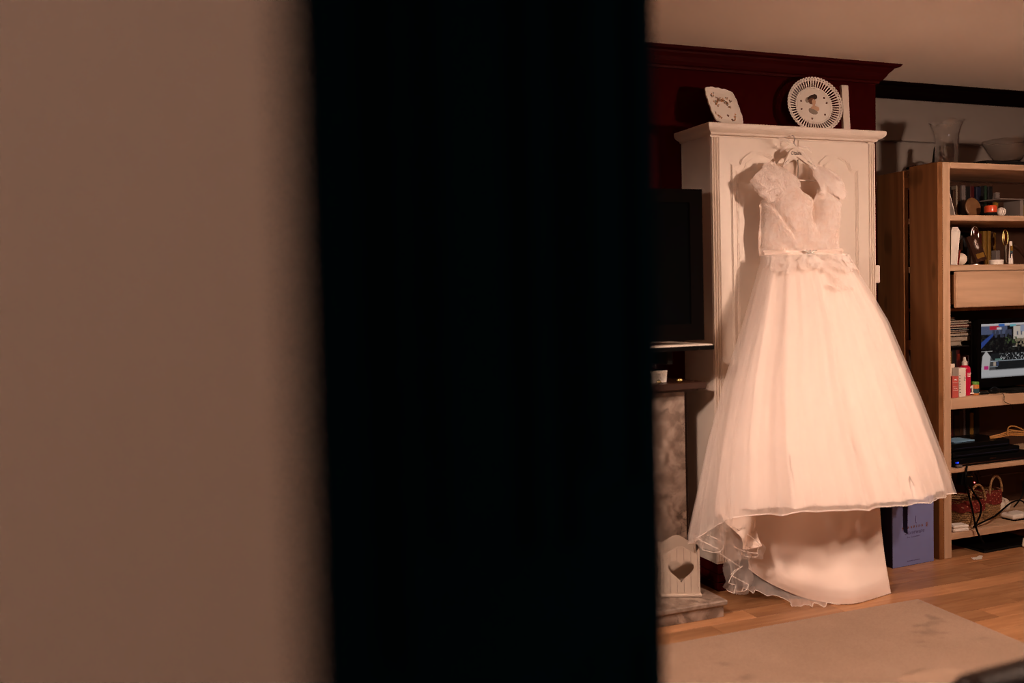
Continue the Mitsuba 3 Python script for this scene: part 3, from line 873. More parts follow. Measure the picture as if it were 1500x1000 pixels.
add("wooden_plaque__board", moved(leaned(extrude(pq, .014, at=0), **args), 0, 0, .008), M_MAHOG)
M_SILV = mat("silver", {"type": "roughconductor", "material": "Ag", "alpha": .22})
crest = cat(extrude(El(.004, .084, .013, .030, -4), .004, at=-.0042), [moved(ball((0, 0, 0), .0045, 1, (1, .5, 1)), .004 + .008 * math.cos(a) * q, -.005, .084 + .022 * math.sin(a) * q) for a in np.linspace(0, 6.28, 9)[:-1] for q in (.5, 1)])
add("wooden_plaque__crest", moved(leaned(crest, **args), 0, 0, .008), M_SILV, 40)
add("wooden_plaque__name_plate", moved(leaned(bx(-.024, .030, -.002, .0, .014, .038, .0005), **args), 0, 0, .008), BM["ochre"])
so = thing("silver_trophy", "oval silver ornament standing behind the wooden plaque", "ornament")
mk = lambda a, b, r, c: tube(np.array([(c[0] + a * math.cos(t), c[1], c[2] + b * math.sin(t)) for t in np.linspace(0, 2 * np.pi, 33)]), r, 8, caps=False)
add("silver_trophy__ring", mk(.024, .046, .0045, (3.868, 3.53, zs + .148)), M_SILV, 60)
add("silver_trophy__disc", moved(ball((0, 0, 0), .019, 3, (1, .35, 1.15)), 3.868, 3.525, zs + .168), M_CHROME, True)
add("silver_trophy__stem", cat(tube([(3.868, 3.53, zs + .012), (3.868, 3.53, zs + .105)], .006, 8), lathe([(0, 0), (.026, 0), (.026, .006), (.008, .013), (0, .013)], (3.868, 3.53, zs), 20)), M_SILV, 40)
one("white_tin", "low round white tin at the front of the second shelf", "tin", lathe([(0, 0), (.031, 0), (.032, .002), (.032, .012), (.033, .0125), (.033, .022), (.031, .0235), (0, .0235)], (3.907, 3.437, zs), 32), M_PLASTIC, 40)
tb = thing("lotion_bottle", "white bottle with a dark blue and orange label on the second shelf", "bottle")
add("lotion_bottle__body", hull_balls([((3.995, 3.437, zs + .006), .006), ((4.012, 3.437, zs + .006), .006), ((3.999, 3.437, zs + .112), .003), ((4.009, 3.437, zs + .112), .003), ((4.0, 3.43, zs + .006), .006), ((4.005, 3.444, zs + .006), .006)]), M_PLASTIC, 40)
for z0, z1, c in ((.032, .058, "navy"), (.0585, .066, "teal"), (.0665, .092, "ochre")):
    add("lotion_bottle__label", bx(3.992, 4.009, 3.4285, 3.4298, zs + z0, zs + z1, 0), BM[c])
go = thing("gold_trophy", "oval gold rimmed ornament behind the white bottle", "ornament")
add("gold_trophy__ring", mk(.019, .040, .0035, (4.04, 3.50, zs + .137)), M_GOLD, 60)
add("gold_trophy__disc", moved(ball((0, 0, 0), .013, 3, (1, .35, 1.8)), 4.04, 3.50, zs + .140), M_GOLD, True)
add("gold_trophy__stem", cat(tube([(4.04, 3.50, zs + .010), (4.04, 3.50, zs + .099)], .006, 8), lathe([(0, 0), (.03, 0), (.03, .006), (.008, .012), (0, .012)], (4.04, 3.50, zs), 20)), BM["cream"], 40)
one("grey_box", "small grey upright box left of the white bottle on the second shelf", "box", turned(bx(3.945, 3.972, 3.47, 3.50, zs, zs + .072, .002), 4, (0, 0, 1), (3.95, 3.48, 0)), BM["grey"])
one("dark_strap", "dark leather strap curving down at the right of the second shelf", "strap", tube(spline([(4.055, 3.47, zs + .10), (4.09, 3.46, zs + .075), (4.13, 3.46, zs + .04), (4.17, 3.47, zs + .012)], 18), .0105, 8), M_MAHOG, 40)

# screen bay
zs = .7725
x = 3.70
row = [("magenta", .020, .25), ("grey", .016, .21), ("black", .03, .24), ("brown", .03, .25), ("black", .028, .24), ("maroon", .024, .235)]
for i, (c, w, h) in enumerate(row):
    bd = [(.2, .9, "ochre")] if i == 3 else [(.75, .9, "red")] if i == 5 else None
    upright(x, w, h - .02, .13, 3.61, zs, c, f"{c} upright book behind the bottles in the screen bay, {ORD[i]} from the left", "books behind the bottles", bd)
    x += w + .0012
z = zs + .2325
one("stack_board", "thin dark board under the pile of magazines above the bottles", "board", bx(3.66, 3.90, 3.56, 3.765, z, z + .006, 0), M_MATTBLACK)
z += .0065
pile = [("cream", .022, .17, 10), ("beige", .024, .22, 3), ("black", .016, .21, 0), ("orange", .010, .24, 4), ("navy", .008, .235, -2), ("teal", .010, .24, 3), ("red", .012, .23, -3), ("grey", .012, .24, 5), ("brown", .010, .20, 2), ("cream", .016, .12, 6)]
for i, (c, h, w, a) in enumerate(pile):
    lying(3.665 + .004 * (i % 3), 3.565 + .003 * (i % 2), z, w, .17, h, c, f"{c} book lying flat in the pile left of the screen, {ORD[i]} from the bottom", "books lying in a pile", a * .5)
    z += h + .0006
M_PINK = paint("pink_carton", (.50, .10, .085), .45, .4)
M_RASP = paint("raspberry", (.52, .012, .05), .28, .5)
M_PRINTW = paint("print_white", (.75, .68, .62), .5, .3)
pc = thing("pink_carton", "short pink red carton at the front left of the screen bay", "carton")
add("pink_carton__box", bx(3.592, 3.632, 3.412, 3.440, zs, zs + .104, .001), M_PINK)
add("pink_carton__lettering", cat(bx(3.594, 3.630, 3.4112, 3.4119, zs + .072, zs + .0735, 0), [bx(3.597, 3.618 + .004 * i, 3.4112, 3.4119, zs + .052 - .008 * i, zs + .054 - .008 * i, 0) for i in range(3)],
                                  bx(3.604, 3.620, 3.4112, 3.4119, zs + .085, zs + .090, 0)), M_PRINTW)
wc = thing("white_carton", "tall white carton between the pink carton and the raspberry bottle", "carton")
add("white_carton__box", turned(bx(3.655, 3.702, 3.432, 3.47, zs, zs + .140, .001), 3, (0, 0, 1), (3.66, 3.44, 0)), M_PLASTIC)
add("white_carton__lettering", turned(cat([bx(3.657, 3.665, 3.431, 3.4318, zs + .02 + .0135 * i, zs + .024 + .0135 * i, 0) for i in range(7)], [bx(3.689, 3.697, 3.431, 3.4318, zs + .075 + .006 * i, zs + .078 + .006 * i, 0) for i in range(4)]), 3, (0, 0, 1), (3.66, 3.44, 0)), BM["grey"])
one("cream_carton", "cream carton standing behind the pink and white cartons", "carton", bx(3.625, 3.675, 3.475, 3.515, zs, zs + .158, .001), M_CREAM)
rb = thing("spray_bottle", "raspberry red spray bottle with a clear cap in the screen bay", "bottle")
bcx, bcy = 3.737, 3.475
add("spray_bottle__body", lathe([(0, 0), (.026, 0), (.028, .003), (.028, .128), (.025, .140), (.016, .147), (0, .148)], (bcx, bcy, zs), 28), M_RASP, 40)
add("spray_bottle__pump", lathe([(0, .1485), (.014, .1485), (.014, .165), (.008, .172), (.006, .188), (0, .188)], (bcx, bcy, zs), 20), M_PLASTIC, 40)
add("spray_bottle__cap", lathe([(.0195, .1486), (.0195, .196), (.018, .199), (0, .2), (0, .198), (.017, .1975), (.0183, .195), (.0183, .1486), (.0195, .1486)], (bcx, bcy, zs), 28), mat("clear_plastic", {"type": "thindielectric", "int_ior": 1.4}, two=False), 40)
lt = [moved(turned(moved(meshkit.text_mesh("11", .040, .0015, True), 0, 0, 0), 90, (1, 0, 0)), bcx + .001, bcy - .0272, zs + .008)] + [bx(bcx - .012, bcx + .012 - .003 * i, bcy - .0292, bcy - .0272, zs + .108 - .008 * i, zs + .112 - .008 * i, 0) for i in range(3)]
add("spray_bottle__lettering", cat(lt), M_PRINTW)
oj = thing("spice_jar", "little orange jar with a blue label and green lid", "jar")
add("spice_jar__body", lathe([(0, 0), (.016, 0), (.018, .003), (.018, .048), (.015, .052), (0, .052)], (3.785, 3.455, zs), 24), paint("jar_orange", (.55, .20, .05), .35, .5), 40)
add("spice_jar__label", trimesh.creation.annulus(.0181, .0187, .022, sections=24, transform=trimesh.transformations.translation_matrix((3.785, 3.455, zs + .021))), BM["teal"], 40)
add("spice_jar__lid", lathe([(0, .0525), (.0175, .0525), (.0175, .063), (.016, .066), (0, .066)], (3.785, 3.455, zs), 24), paint("jar_green", (.10, .28, .04), .4, .4), 40)
mo = thing("monitor", "black computer monitor showing a picture of cars in a car park", "monitor")
MX0, MX1, MZ0, MZ1, MY = 3.852, 4.36, .800, 1.140, 3.50
fr = Polygon([(MX0, MZ0), (MX1, MZ0), (MX1, MZ1), (MX0, MZ1)]).buffer(.002)
op = Polygon([(3.876, .844), (MX1 - .024, .844), (MX1 - .024, 1.118), (3.876, 1.118)])
add("monitor__frame", extrude(fr.difference(op), .02, at=MY), M_BLACK)
add("monitor__back_cover", bx(MX0 + .004, MX1 - .004, MY + .0205, MY + .05, MZ0 + .004, MZ1 - .004, .006), M_MATTBLACK)
add("monitor__foot", cat(bx(4.0, 4.22, MY - .01, MY + .12, zs, zs + .012, .003), bx(4.07, 4.14, MY + .051, MY + .07, zs + .0125, .95, .003)), M_MATTBLACK)


def picture_fn(p, n, uv):
    u = (p.x - 3.876) / .30
    v = (p.z - .844) / .274
    one_ = mi.Float(1.0)

    def rect(x0, x1, y0, y1, e=.012):
        return smoothstep(x0 - e, x0 + e, u) * (1 - smoothstep(x1 - e, x1 + e, u)) * smoothstep(y0 - e, y0 + e, v) * (1 - smoothstep(y1 - e, y1 + e, v))

    def over(c, col, m):
        return c * (1 - m) + mi.Color3f(col) * m

    def edge(f, e=.015):
        return smoothstep(-e, e, f)
    k = fbm(u * 26, v * 26, 1.0, 3)
    c = mi.Color3f(.004, .004, .005) + mi.Color3f(.020, .022, .016) * smoothstep(.55, .8, k)
    c = over(c, (.09, .11, .19), rect(0, .62, .80, 1.0))
    c = over(c, (.60, .55, .55), rect(0, 1.2, .955, 1.1) * 1.0)
    c = over(c, (.05, .055, .09), rect(.28, .72, .74, .88) * smoothstep(.35, .6, noise(u * 40, v * 12, 2.0)))
    c = over(c, (.03, .065, .28), edge(v - .52 - u * 0.85 + .0) * edge(-(v - .64 - u * 0.62)) * rect(-.1, .30, .5, .86))
    c = over(c, (.50, .02, .04), rect(.22, .44, .885, .955))
    c = over(c, (.62, .58, .60), rect(.38, .49, .885, .925))
    c = over(c, (.04, .14, .46), rect(.42, .56, .945, .99))
    c = over(c, (.15, .45, .50), rect(.68, .82, .935, .975))
    c = over(c, (.62, .52, .44), rect(.76, 1.2, .70, .94))
    c = over(c, (.30, .33, .42), rect(.92, 1.2, .83, .95))
    c = over(c, (.12, .12, .16), rect(.84, .87, .77, .84) + rect(.93, .96, .77, .84))
    c = over(c, (.26, .20, .13), rect(.80, 1.2, .55, .71) * smoothstep(.3, .6, noise(u * 30, v * 30, 5.0)))
    c = over(c, (.05, .08, .03), rect(.55, .85, .62, .74) * smoothstep(.45, .65, noise(u * 34, v * 34, 8.0)))
    c = over(c, (.45, .43, .40), rect(.02, .28, .487, .497, .006) + rect(.74, .84, .555, .565, .006))
    c = over(c, (.46, .44, .45), edge(.46 - v) * edge(v - .46 + .0 - (u - .17) * 5.5 + .0 + .0) * edge(v - .2) * 0.0)
    fin = edge(.47 - v - dr.abs(u - .14) * 1.1 + .03) * edge(v - .12) * edge(u - .02 - (v - .1) * .12) * edge(.30 - u + (.3 - v) * .4)
    c = over(c, (.52, .49, .48), fin)
    c = over(c, (.012, .014, .016), edge(u - .21 - (v - .2) * .15) * rect(.2, 1.2, .13, .45) * .9)
    c = over(c, (.30, .33, .36), rect(.24, 1.0, .30, .315, .008) + rect(.22, .40, .20, .21, .006) + rect(.22, .40, .295, .305, .006))
    c = over(c, (.13, .26, .22), rect(.34, .50, .32, .35))
    c = over(c, (.46, .36, .28), rect(.30, .36, .215, .29))
    c = over(c, (.05, .07, .14), rect(.37, .42, .215, .29))
    c = over(c, (.40, .40, .40), rect(.45, 1.1, .32, .44) * smoothstep(.62, .72, noise(u * 60, v * 46, 3.0)))
    c = over(c, (.52, .03, .18), rect(.09, .19, .155, .225))
    c = over(c, (.50, .49, .50), rect(-.02, 1.2, .0, .14 + .0, .02) * (1 - .3 * smoothstep(.04, .0, v)))
    return c * .6


qx0, qx1, qz0, qz1 = 3.8755, MX1 - .0235, .8435, 1.1185
sc = mikit.ply(trimesh.Trimesh([(qx0, MY + .008, qz0), (qx1, MY + .008, qz0), (qx1, MY + .008, qz1), (qx0, MY + .008, qz1)], [(0, 1, 2), (0, 2, 3)], process=False), M_SCREEN,
               uv=np.array([(0, 0), (1, 0), (1, 1), (0, 1)], float))
sc["emitter"] = {"type": "area", "radiance": proc(picture_fn)}
scene["monitor__screen"] = sc
mu = thing("computer_mouse", "glossy black computer mouse in front of the monitor", "mouse")
add("computer_mouse__body", moved(hull_balls([((-.022, 0, .012), .012), ((.026, .0, .012), .012), ((.0, 0, .018), .016), ((0, .014, .012), .012), ((0, -.012, .010), .010)]), 3.905, 3.45, zs + .0005), M_SCREEN, 40)
add("computer_mouse__cable", tube(spline([(3.905, 3.432, zs + .010), (3.90, 3.40, zs + .006), (3.897, 3.386, zs - .002), (3.895, 3.383, zs - .03), (3.94, 3.381, zs - .052), (3.955, 3.383, zs - .075)], 26), .0016, 6), M_BLACK, 40)
one("remote_control", "small grey remote lying between the jar and the mouse", "remote", moved(turned(bx(-.03, .03, -.011, .011, 0, .014, .004), 22), 3.835, 3.50, zs + .0005), BM["grey"])
one("black_pouch", "flat black pouch lying behind the computer mouse", "pouch", moved(turned(bx(-.03, .03, -.02, .02, 0, .012, .004), -12), 3.835, 3.46, zs + .0005), M_MATTBLACK)
one("keyboard", "black keyboard lying in front of the monitor at the right", "keyboard", cat(bx(3.97, 4.36, 3.405, 3.475, zs, zs + .012, .003), [bx(3.975 + .016 * i, 3.988 + .016 * i, 3.41 + .02 * q, 3.426 + .02 * q, zs + .012, zs + .016, .001) for i in range(23) for q in range(3)]), M_MATTBLACK)

# electronics bay
zs = .4325
x = 3.66
row = [("maroon", .055, .23), ("black", .02, .22), ("brown", .018, .245), ("black", .03, .24), ("brown", .012, .24), ("black", .03, .235), ("black", .034, .24), ("maroon", .02, .23), ("black", .04, .24), ("brown", .028, .225), ("grey", .012, .235), ("black", .03, .23), ("ochre", .025, .21), ("black", .04, .24)]
for i, (c, w, h) in enumerate(row):
    bd = [(.74, .99, "beige")] if i == 5 else [(.25, .85, "brown")] if i in (3, 8) else None
    upright(x, w, h, .09, 3.685, zs, c, f"{c} upright book behind the set-top boxes, {ORD[i]} from the left", "books behind the set-top boxes", bd)
    x += w + .0012
M_LEDB = mat("led_blue", {"type": "diffuse", "reflectance": rgb(.02, .05, .3)})
boxes = [(3.605, 4.12, 3.415, 3.66, .000, .040, "lowest black set-top box with small blue figures, in the bay under the screen"), (3.612, 4.05, 3.425, 3.655, .042, .072, "thin black set-top box in the middle of the pile under the screen"),
         (3.622, 4.00, 3.44, 3.64, .074, .108, "uppermost black player in the pile under the screen")]
for i, (x0, x1, y0, y1, z0, z1, lb) in enumerate(boxes):
    e = thing("set_top_box", lb, "electronics", "black boxes under the screen")
    add(e + "__case", bx(x0, x1, y0, y1, zs + z0, zs + z1, .004), M_SCREEN)
    add(e + "__front_strip", bx(x0 + .01, x1 - .01, y0 - .0016, y0 - .0002, zs + z0 + .010, zs + z0 + .013, 0), M_CHROME if i == 0 else BM["navy"])
    if i == 0:
        d = mikit.ply(cat(bx(x0 + .018, x0 + .028, y0 - .0018, y0 - .0004, zs + .018, zs + .027, 0), bx(x0 + .008, x0 + .014, y0 - .0018, y0 - .0004, zs + .020, zs + .025, 0)), M_LEDB)
        d["emitter"] = {"type": "area", "radiance": rgb(.01, .05, .9)}
        scene[e + "__display"] = d
        add(e + "__logo", bx(x0 + .23, x0 + .27, y0 - .0018, y0 - .0004, zs + .024, zs + .028, 0), M_CHROME)
one("blue_highlight", "pale blue painted folder lying on the pile of black boxes", "highlight", moved(turned(bx(-.07, .07, -.05, .05, 0, .005, .001), 3), 3.73, 3.52, zs + .1085), paint("blue_highlight", (.22, .42, .62), .25, .5))  # thin sheet standing in for the bluish highlight on the boxes
one("coiled_cable", "bundle of orange tan cable lying on the black boxes", "cable", cat(*[tube(spline([(3.90 + .02 * q, 3.47 + .02 * q, zs + .113), (3.98, 3.46 + .01 * q, zs + .118 + .004 * q), (4.06, 3.48, zs + .116 + .01 * q), (4.16, 3.47, zs + .118), (4.12, 3.50, zs + .150 - .02 * q), (4.03, 3.48, zs + .142 - .008 * q), (4.01, 3.46, zs + .118)], 40), .0032, 6) for q in range(3)]), paint("tan_cable", (.42, .20, .06), .5, .4), 40)
one("grey_plug", "small grey plug at the front left edge of the set-top box shelf", "plug", bx(3.606, 3.640, 3.396, 3.412, zs + .0003, zs + .014, .003), BM["grey"])

# basket bay
zs = .1205


def wicker_fn(p, n, uv):
    r = dr.floor(p.z / .011)
    k = 0.5 + 0.5 * dr.sin(p.x * 520 + p.y * 520 + r * 3.14159)
    return mix((.10, .045, .018), (.40, .24, .11), k * .8 + .2 * cell_rand(r, dr.floor(p.x * 80), 1))


M_WICK = paint("wicker", proc(wicker_fn), .7, .25)


def gingham_fn(p, n, uv):
    a = smoothstep(.35, .45, noise(p.x * 120, p.y * 120, p.z * 120))
    dots = smoothstep(.80, .86, dr.sin(p.x * 210) * dr.sin(p.z * 210 + dr.floor(p.x * 33) * 1.5))
    return mix((.14, .018, .014), (.45, .26, .18), dots) * (.7 + .3 * a)


M_GING = paint("print_cloth", proc(gingham_fn), .85, .15)


def basket(cx, cy, w, d, h, label, rot):
    b = thing("wicker_basket", label, "basket", "wicker baskets on the bottom shelf")
    f = lambda m: moved(turned(m, rot), cx, cy, 0)
    rows = int(h / .011)
    ring = []
    for i in range(rows):
        s = i / (rows - 1)
        ww, dd = w / 2 * (.88 + .12 * s), d / 2 * (.86 + .14 * s)
        pts = [(ww * np.sign(math.cos(t)) * abs(math.cos(t)) ** .45, dd * np.sign(math.sin(t)) * abs(math.sin(t)) ** .45, zs + .0085 + .011 * i + .0016 * math.sin(22 * t + i * math.pi)) for t in np.linspace(0, 2 * np.pi, 73)]
        ring.append(tube(pts, .0058, 5, caps=False))
    add(b + "__weave", f(cat(ring)), M_WICK, 50)
    wall = trimesh.creation.box(extents=(w * .84, d * .8, .01))
    add(b + "__bottom", f(moved(wall, 0, 0, zs + .010)), M_WICK)
    cl = []
    for s in np.linspace(0, 1, 8):
        row_ = []
        for t in np.linspace(0, 2 * np.pi, 97):
            q = 1.045 + .012 * math.sin(9 * t) * (1 - s)
            row_.append((w / 2 * q * np.sign(math.cos(t)) * abs(math.cos(t)) ** .45, d / 2 * q * 1.03 * np.sign(math.sin(t)) * abs(math.sin(t)) ** .45, zs + h * (.56 + .46 * s) + .006 * math.sin(5 * t) * (1 - s)))
        cl.append(row_)
    add(b + "__cloth_lining", f(grid_mesh(cl)), M_GING, True)
    for yy in (-d / 2 * 1.02, d / 2 * .9):
        arc = [(w * .36 * math.cos(t), yy, zs + h * .93 + .085 * math.sin(t)) for t in np.linspace(0, math.pi, 22)]
        add(b + "__handle", f(tube(arc, .0062, 7)), M_MAHOG if yy > 0 else M_WICK, 50)


basket(3.965, 3.57, .125, .14, .150, "wicker basket with a raised handle and red printed lining, the right one of two", 4)
basket(3.79, 3.545, .165, .17, .125, "wicker basket with red printed lining behind black cables, the left one of two", 8)
ad = thing("power_adapter", "white power adapter lying on the front left of the bottom shelf", "adapter")
add("power_adapter__case", moved(turned(cat(bx(-.045, .045, -.028, .028, 0, .017, .005), bx(-.0445, .0445, -.0275, .0275, .0175, .032, .005)), -6), 3.628, 3.418, zs + .0005), M_PLASTIC, 30)
rt = thing("white_router", "flat white router box at the right of the bottom shelf", "router")
add("white_router__case", moved(turned(bx(-.06, .06, -.04, .04, 0, .026, .008), 3), 4.07, 3.47, zs + .006), M_PLASTIC, 30)
add("white_router__foot", moved(turned(bx(-.055, .055, -.036, .036, 0, .0055, .001), 3), 4.07, 3.47, zs + .0003), M_BLACK)
one("cloth_bundle", "crumpled cream cloth bundle behind the white router", "cloth", moved(ball((0, 0, 0), .05, 3, (1.2, .9, .8)), 4.11, 3.60, zs + .042), M_CREAM, True)
hb_ = thing("power_brick", "black power brick with a red light hanging from the set-top box shelf by its cable", "adapter")
add("power_brick__case", moved(turned(bx(-.035, .035, -.018, .018, -.06, .0, .004), 12, (0, 1, 0)), 3.665, 3.405, .40), M_BLACK)
d = mikit.ply(ball((3.702, 3.385, .356), .0030, 2), M_BLACK)
d["emitter"] = {"type": "area", "radiance": rgb(5.0, .5, .4)}
scene["power_brick__light"] = d
add("power_brick__contacts", cat([bx(3.645 + .012 * i, 3.652 + .012 * i, 3.3845, 3.3868, .389 - .0015 * i, .393 - .0015 * i, 0) for i in range(4)]), M_GOLD)
CAB = [("thick black cable hanging down past the baskets to the floor", [(3.655, 3.386, .440), (3.640, 3.380, .40), (3.655, 3.375, .30), (3.68, 3.372, .20), (3.70, 3.368, .12), (3.735, 3.362, .06)], .0048),
       ("black cable hanging in front of the left basket", [(3.675, 3.388, .345), (3.71, 3.386, .29), (3.745, 3.386, .235), (3.735, 3.388, .18), (3.715, 3.40, .135)], .0042),
       ("black cable running along the baskets to the white router", [(3.72, 3.41, .129), (3.78, 3.405, .150), (3.86, 3.405, .172), (3.94, 3.41, .21), (4.0, 3.42, .225), (4.10, 3.44, .20), (4.12, 3.45, .16)], .0040),
       ("black cable looping down at the right of the white router", [(4.04, 3.40, .33), (4.03, 3.395, .26), (4.0, 3.40, .22), (3.99, 3.41, .20)], .0036)]
for lb, p, r in CAB:
    one("power_cable", lb, "cable", tube(spline(p, 40), r, 7), M_BLACK, 50, "black cables in the bookcase")
one("magazine_rack", "dark rods of a wire rack behind the baskets", "rack", cat(*[tube([(4.0, 3.62 + .02 * i, .32 + .03 * i), (4.5, 3.60 + .02 * i, .315 + .03 * i)], .005, 6) for i in range(3)], tube([(4.45, 3.62, .122), (4.45, 3.66, .385)], .005, 6), tube([(4.03, 3.63, .122), (4.03, 3.67, .39)], .005, 6)), M_MAHOG, 40)
lp = thing("laptop", "flat closed black laptop lying on the floor under the bookcase", "laptop")
add("laptop__lid", moved(turned(bx(-.19, .19, -.13, .13, .012, .02, .003), 2), 3.95, 3.52, 0), M_BLACK)
add("laptop__body", moved(turned(bx(-.19, .19, -.13, .13, .0, .0115, .003), 2), 3.95, 3.52, 0), M_MATTBLACK)
pap = Polygon([(-.04, -.012), (.0, -.03), (.055, .0), (.05, .014), (.01, .004), (-.02, .012)])
one("paper_scrap", "torn white paper scrap on the floor in front of the bookcase", "paper", moved(turned(extrude(pap, .0012, "xy", .0005), 10), 3.665, 3.345, 0), M_PLASTIC)
one("wall_plug", "white plug adapter on the floor at the right under the bookcase", "plug", moved(hull_balls([((0, 0, .012), .012), ((.05, 0, .012), .012), ((.03, .02, .03), .012), ((.05, .02, .03), .012)]), 4.02, 3.375, .0005), M_CREAM, 40)

# ------------------------------------------------------------------ the blue gift bag
gbag = thing("gift_bag", "tall slate blue paper gift bag with a navy ribbon beside the bookcase", "bag")
A_, B_, C_ = np.array([3.186, 3.380]), np.array([3.452, 3.395]), np.array([3.214, 3.490])
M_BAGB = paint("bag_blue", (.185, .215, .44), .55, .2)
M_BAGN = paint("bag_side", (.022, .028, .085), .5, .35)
D_ = C_ + (B_ - A_)
BH = .425


def wallq(p, q, th_, z0, z1, push=0):
    d = (q - p) / np.linalg.norm(q - p)
    nn = np.array([-d[1], d[0]])
    pts = [p, q, q + nn * th_, p + nn * th_]
    return extrude(Polygon(pts), z1 - z0, "xy", z0)


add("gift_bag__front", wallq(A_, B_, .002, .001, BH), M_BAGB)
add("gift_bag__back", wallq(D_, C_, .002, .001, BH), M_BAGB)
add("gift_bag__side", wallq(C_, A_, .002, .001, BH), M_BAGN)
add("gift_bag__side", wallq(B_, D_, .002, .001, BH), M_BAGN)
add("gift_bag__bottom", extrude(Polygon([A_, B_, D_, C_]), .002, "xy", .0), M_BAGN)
dB = (B_ - A_) / np.linalg.norm(B_ - A_)
bang = math.degrees(math.atan2(dB[1], dB[0]))
M_BRONZE = paint("bronze_print", (.16, .045, .012), .35, .5)
M_FAINT = paint("faint_print", (.085, .075, .20), .45, .4)


def bagtext(t, h, u, z, m, bold=False, spread=1.0, stretch=1.0):
    out, x = [], 0
    for ch in t:
        if ch != " ":
            g = meshkit.text_mesh(ch, h, .0008, bold)
            wch = g.bounds[1][0]
            out.append(moved(g, x, 0, 0))
        else:
            wch = h * .4
        x += wch + h * (spread - 1)
    g = cat(out)
    g = moved(g, -x / 2, 0, 0)
    g.apply_scale((stretch, 1, 1))
    g = turned(g, 90, (1, 0, 0))
    g = turned(g, bang)
    o = A_ + dB * u
    nn = np.array([dB[1], -dB[0]]) * .0002
    add("gift_bag__lettering", moved(g, o[0] + nn[0], o[1] + nn[1], z), m)


bagtext("N", .016, .068, .171, M_BRONZE, True)
bagtext("EWBRIDG", .010, .140, .177, M_BRONZE, True, 1.9)
bagtext("E", .018, .221, .174, M_BRONZE, True)
bagtext("Silverware", .017, .143, .149, M_FAINT, False, 1.12)
bagtext("Est. IRELAND", .007, .135, .132, M_FAINT, False, 1.3)
bagtext("l", .036, .150, .196, M_FAINT)
bagtext("newbridge silverware", .005, .135, .020, M_FAINT, False, 1.2)
o = A_ + dB * .083
rib = Polygon([(0, .165), (.024, .152), (.026, .30), (.024, .43), (.002, .43), (-.004, .30), (-.003, .19)])
g = extrude(rib, .0012, at=-.0016)
add("gift_bag__ribbon", moved(turned(g, bang), o[0] - .012, o[1] - .0012, 0), paint("ribbon_navy", (.003, .004, .016), .4, .15))
one("purple_flower", "purple artificial flower head in the shadow left of the gift bag", "flower", cat([moved(ball((0, 0, 0), .016, 2, (1, .6, .8)), 3.232 + .014 * math.cos(a), 3.575 - .02, .10 + .03 * math.sin(a) + .02 * i) for i in range(3) for a in (0.3, 2.2, 4.2)], tube([(3.232, 3.565, 0), (3.232, 3.56, .1)], .005, 6)) if False else
    cat([moved(ball((0, 0, 0), .014, 2, (1, .7, .8)), 3.205 + .012 * math.cos(a), 3.63 + .012 * math.sin(a), .115 + .022 * i) for i in range(4) for a in (0.3, 2.2, 4.2)], tube([(3.205, 3.63, 0.0), (3.205, 3.63, .12)], .006, 6)), paint("purple", (.22, .02, .14), .5, .3), 40)

# ------------------------------------------------------------------ the armchair near the camera
ac = thing("armchair", "dark brown leather armchair with a rounded arm, blurred in the near corner", "armchair")
M_LEATHER = paint("leather", (.012, .006, .004), .5, .10)
add("armchair__arm", hull_balls([((1.455, 1.33, .512), .045), ((2.35, 1.33, .525), .055), ((1.50, 1.33, .16), .05), ((2.35, 1.33, .16), .055)], 3), M_LEATHER, 40)
add("armchair__arm", hull_balls([((1.60, .82, .515), .05), ((2.35, .82, .525), .055), ((1.60, .82, .16), .05), ((2.35, .82, .16), .055)], 3), M_LEATHER, 40)
add("armchair__backrest", hull_balls([((2.40, 1.36, .80), .06), ((2.40, .82, .80), .06), ((2.34, 1.36, .18), .07), ((2.34, .82, .18), .07)], 3), M_LEATHER, 40)
add("armchair__seat", hull_balls([((1.64, .92, .34), .05), ((1.64, 1.26, .34), .05), ((2.22, .92, .34), .05), ((2.22, 1.26, .34), .05), ((1.64, .92, .22), .05), ((2.22, 1.26, .22), .05), ((1.64, 1.26, .22), .05), ((2.22, .92, .22), .05)], 3), M_LEATHER, 40)
for x in (1.60, 2.32):
    for y in (.82, 1.36):
        add("armchair__foot", lathe([(0, 0), (.018, 0), (.026, .112), (0, .112)], (x, y, 0.0122), 16), M_MAHOG, 40)

# a pouffe beside the armchair
M_THROW = bumped("boucle", {"type": "principled", "base_color": rgb(.27, .185, .13), "roughness": .95, "specular": .1, "sheen": .4}, rug_bump, 0.002)
pfe = thing("pouffe", "round beige fabric pouffe behind the dark armchair's arm, blurred at the bottom edge", "pouffe")
pp = [(0, .0122), (.13, .0122), (.155, .05), (.165, .14), (.165, .27), (.158, .35), (.140, .388), (.10, .404), (.05, .410), (0, .411)]
add("pouffe__body", lathe(pp, (1.678, 1.566, 0), 64), M_THROW, 60)
rg_ = np.linspace(0, 2 * np.pi, 65)
add("pouffe__piping", tube(np.stack([1.678 + .162 * np.cos(rg_), 1.566 + .162 * np.sin(rg_), 0 * rg_ + .05], 1), .005, 7, caps=False), M_THROW, True)

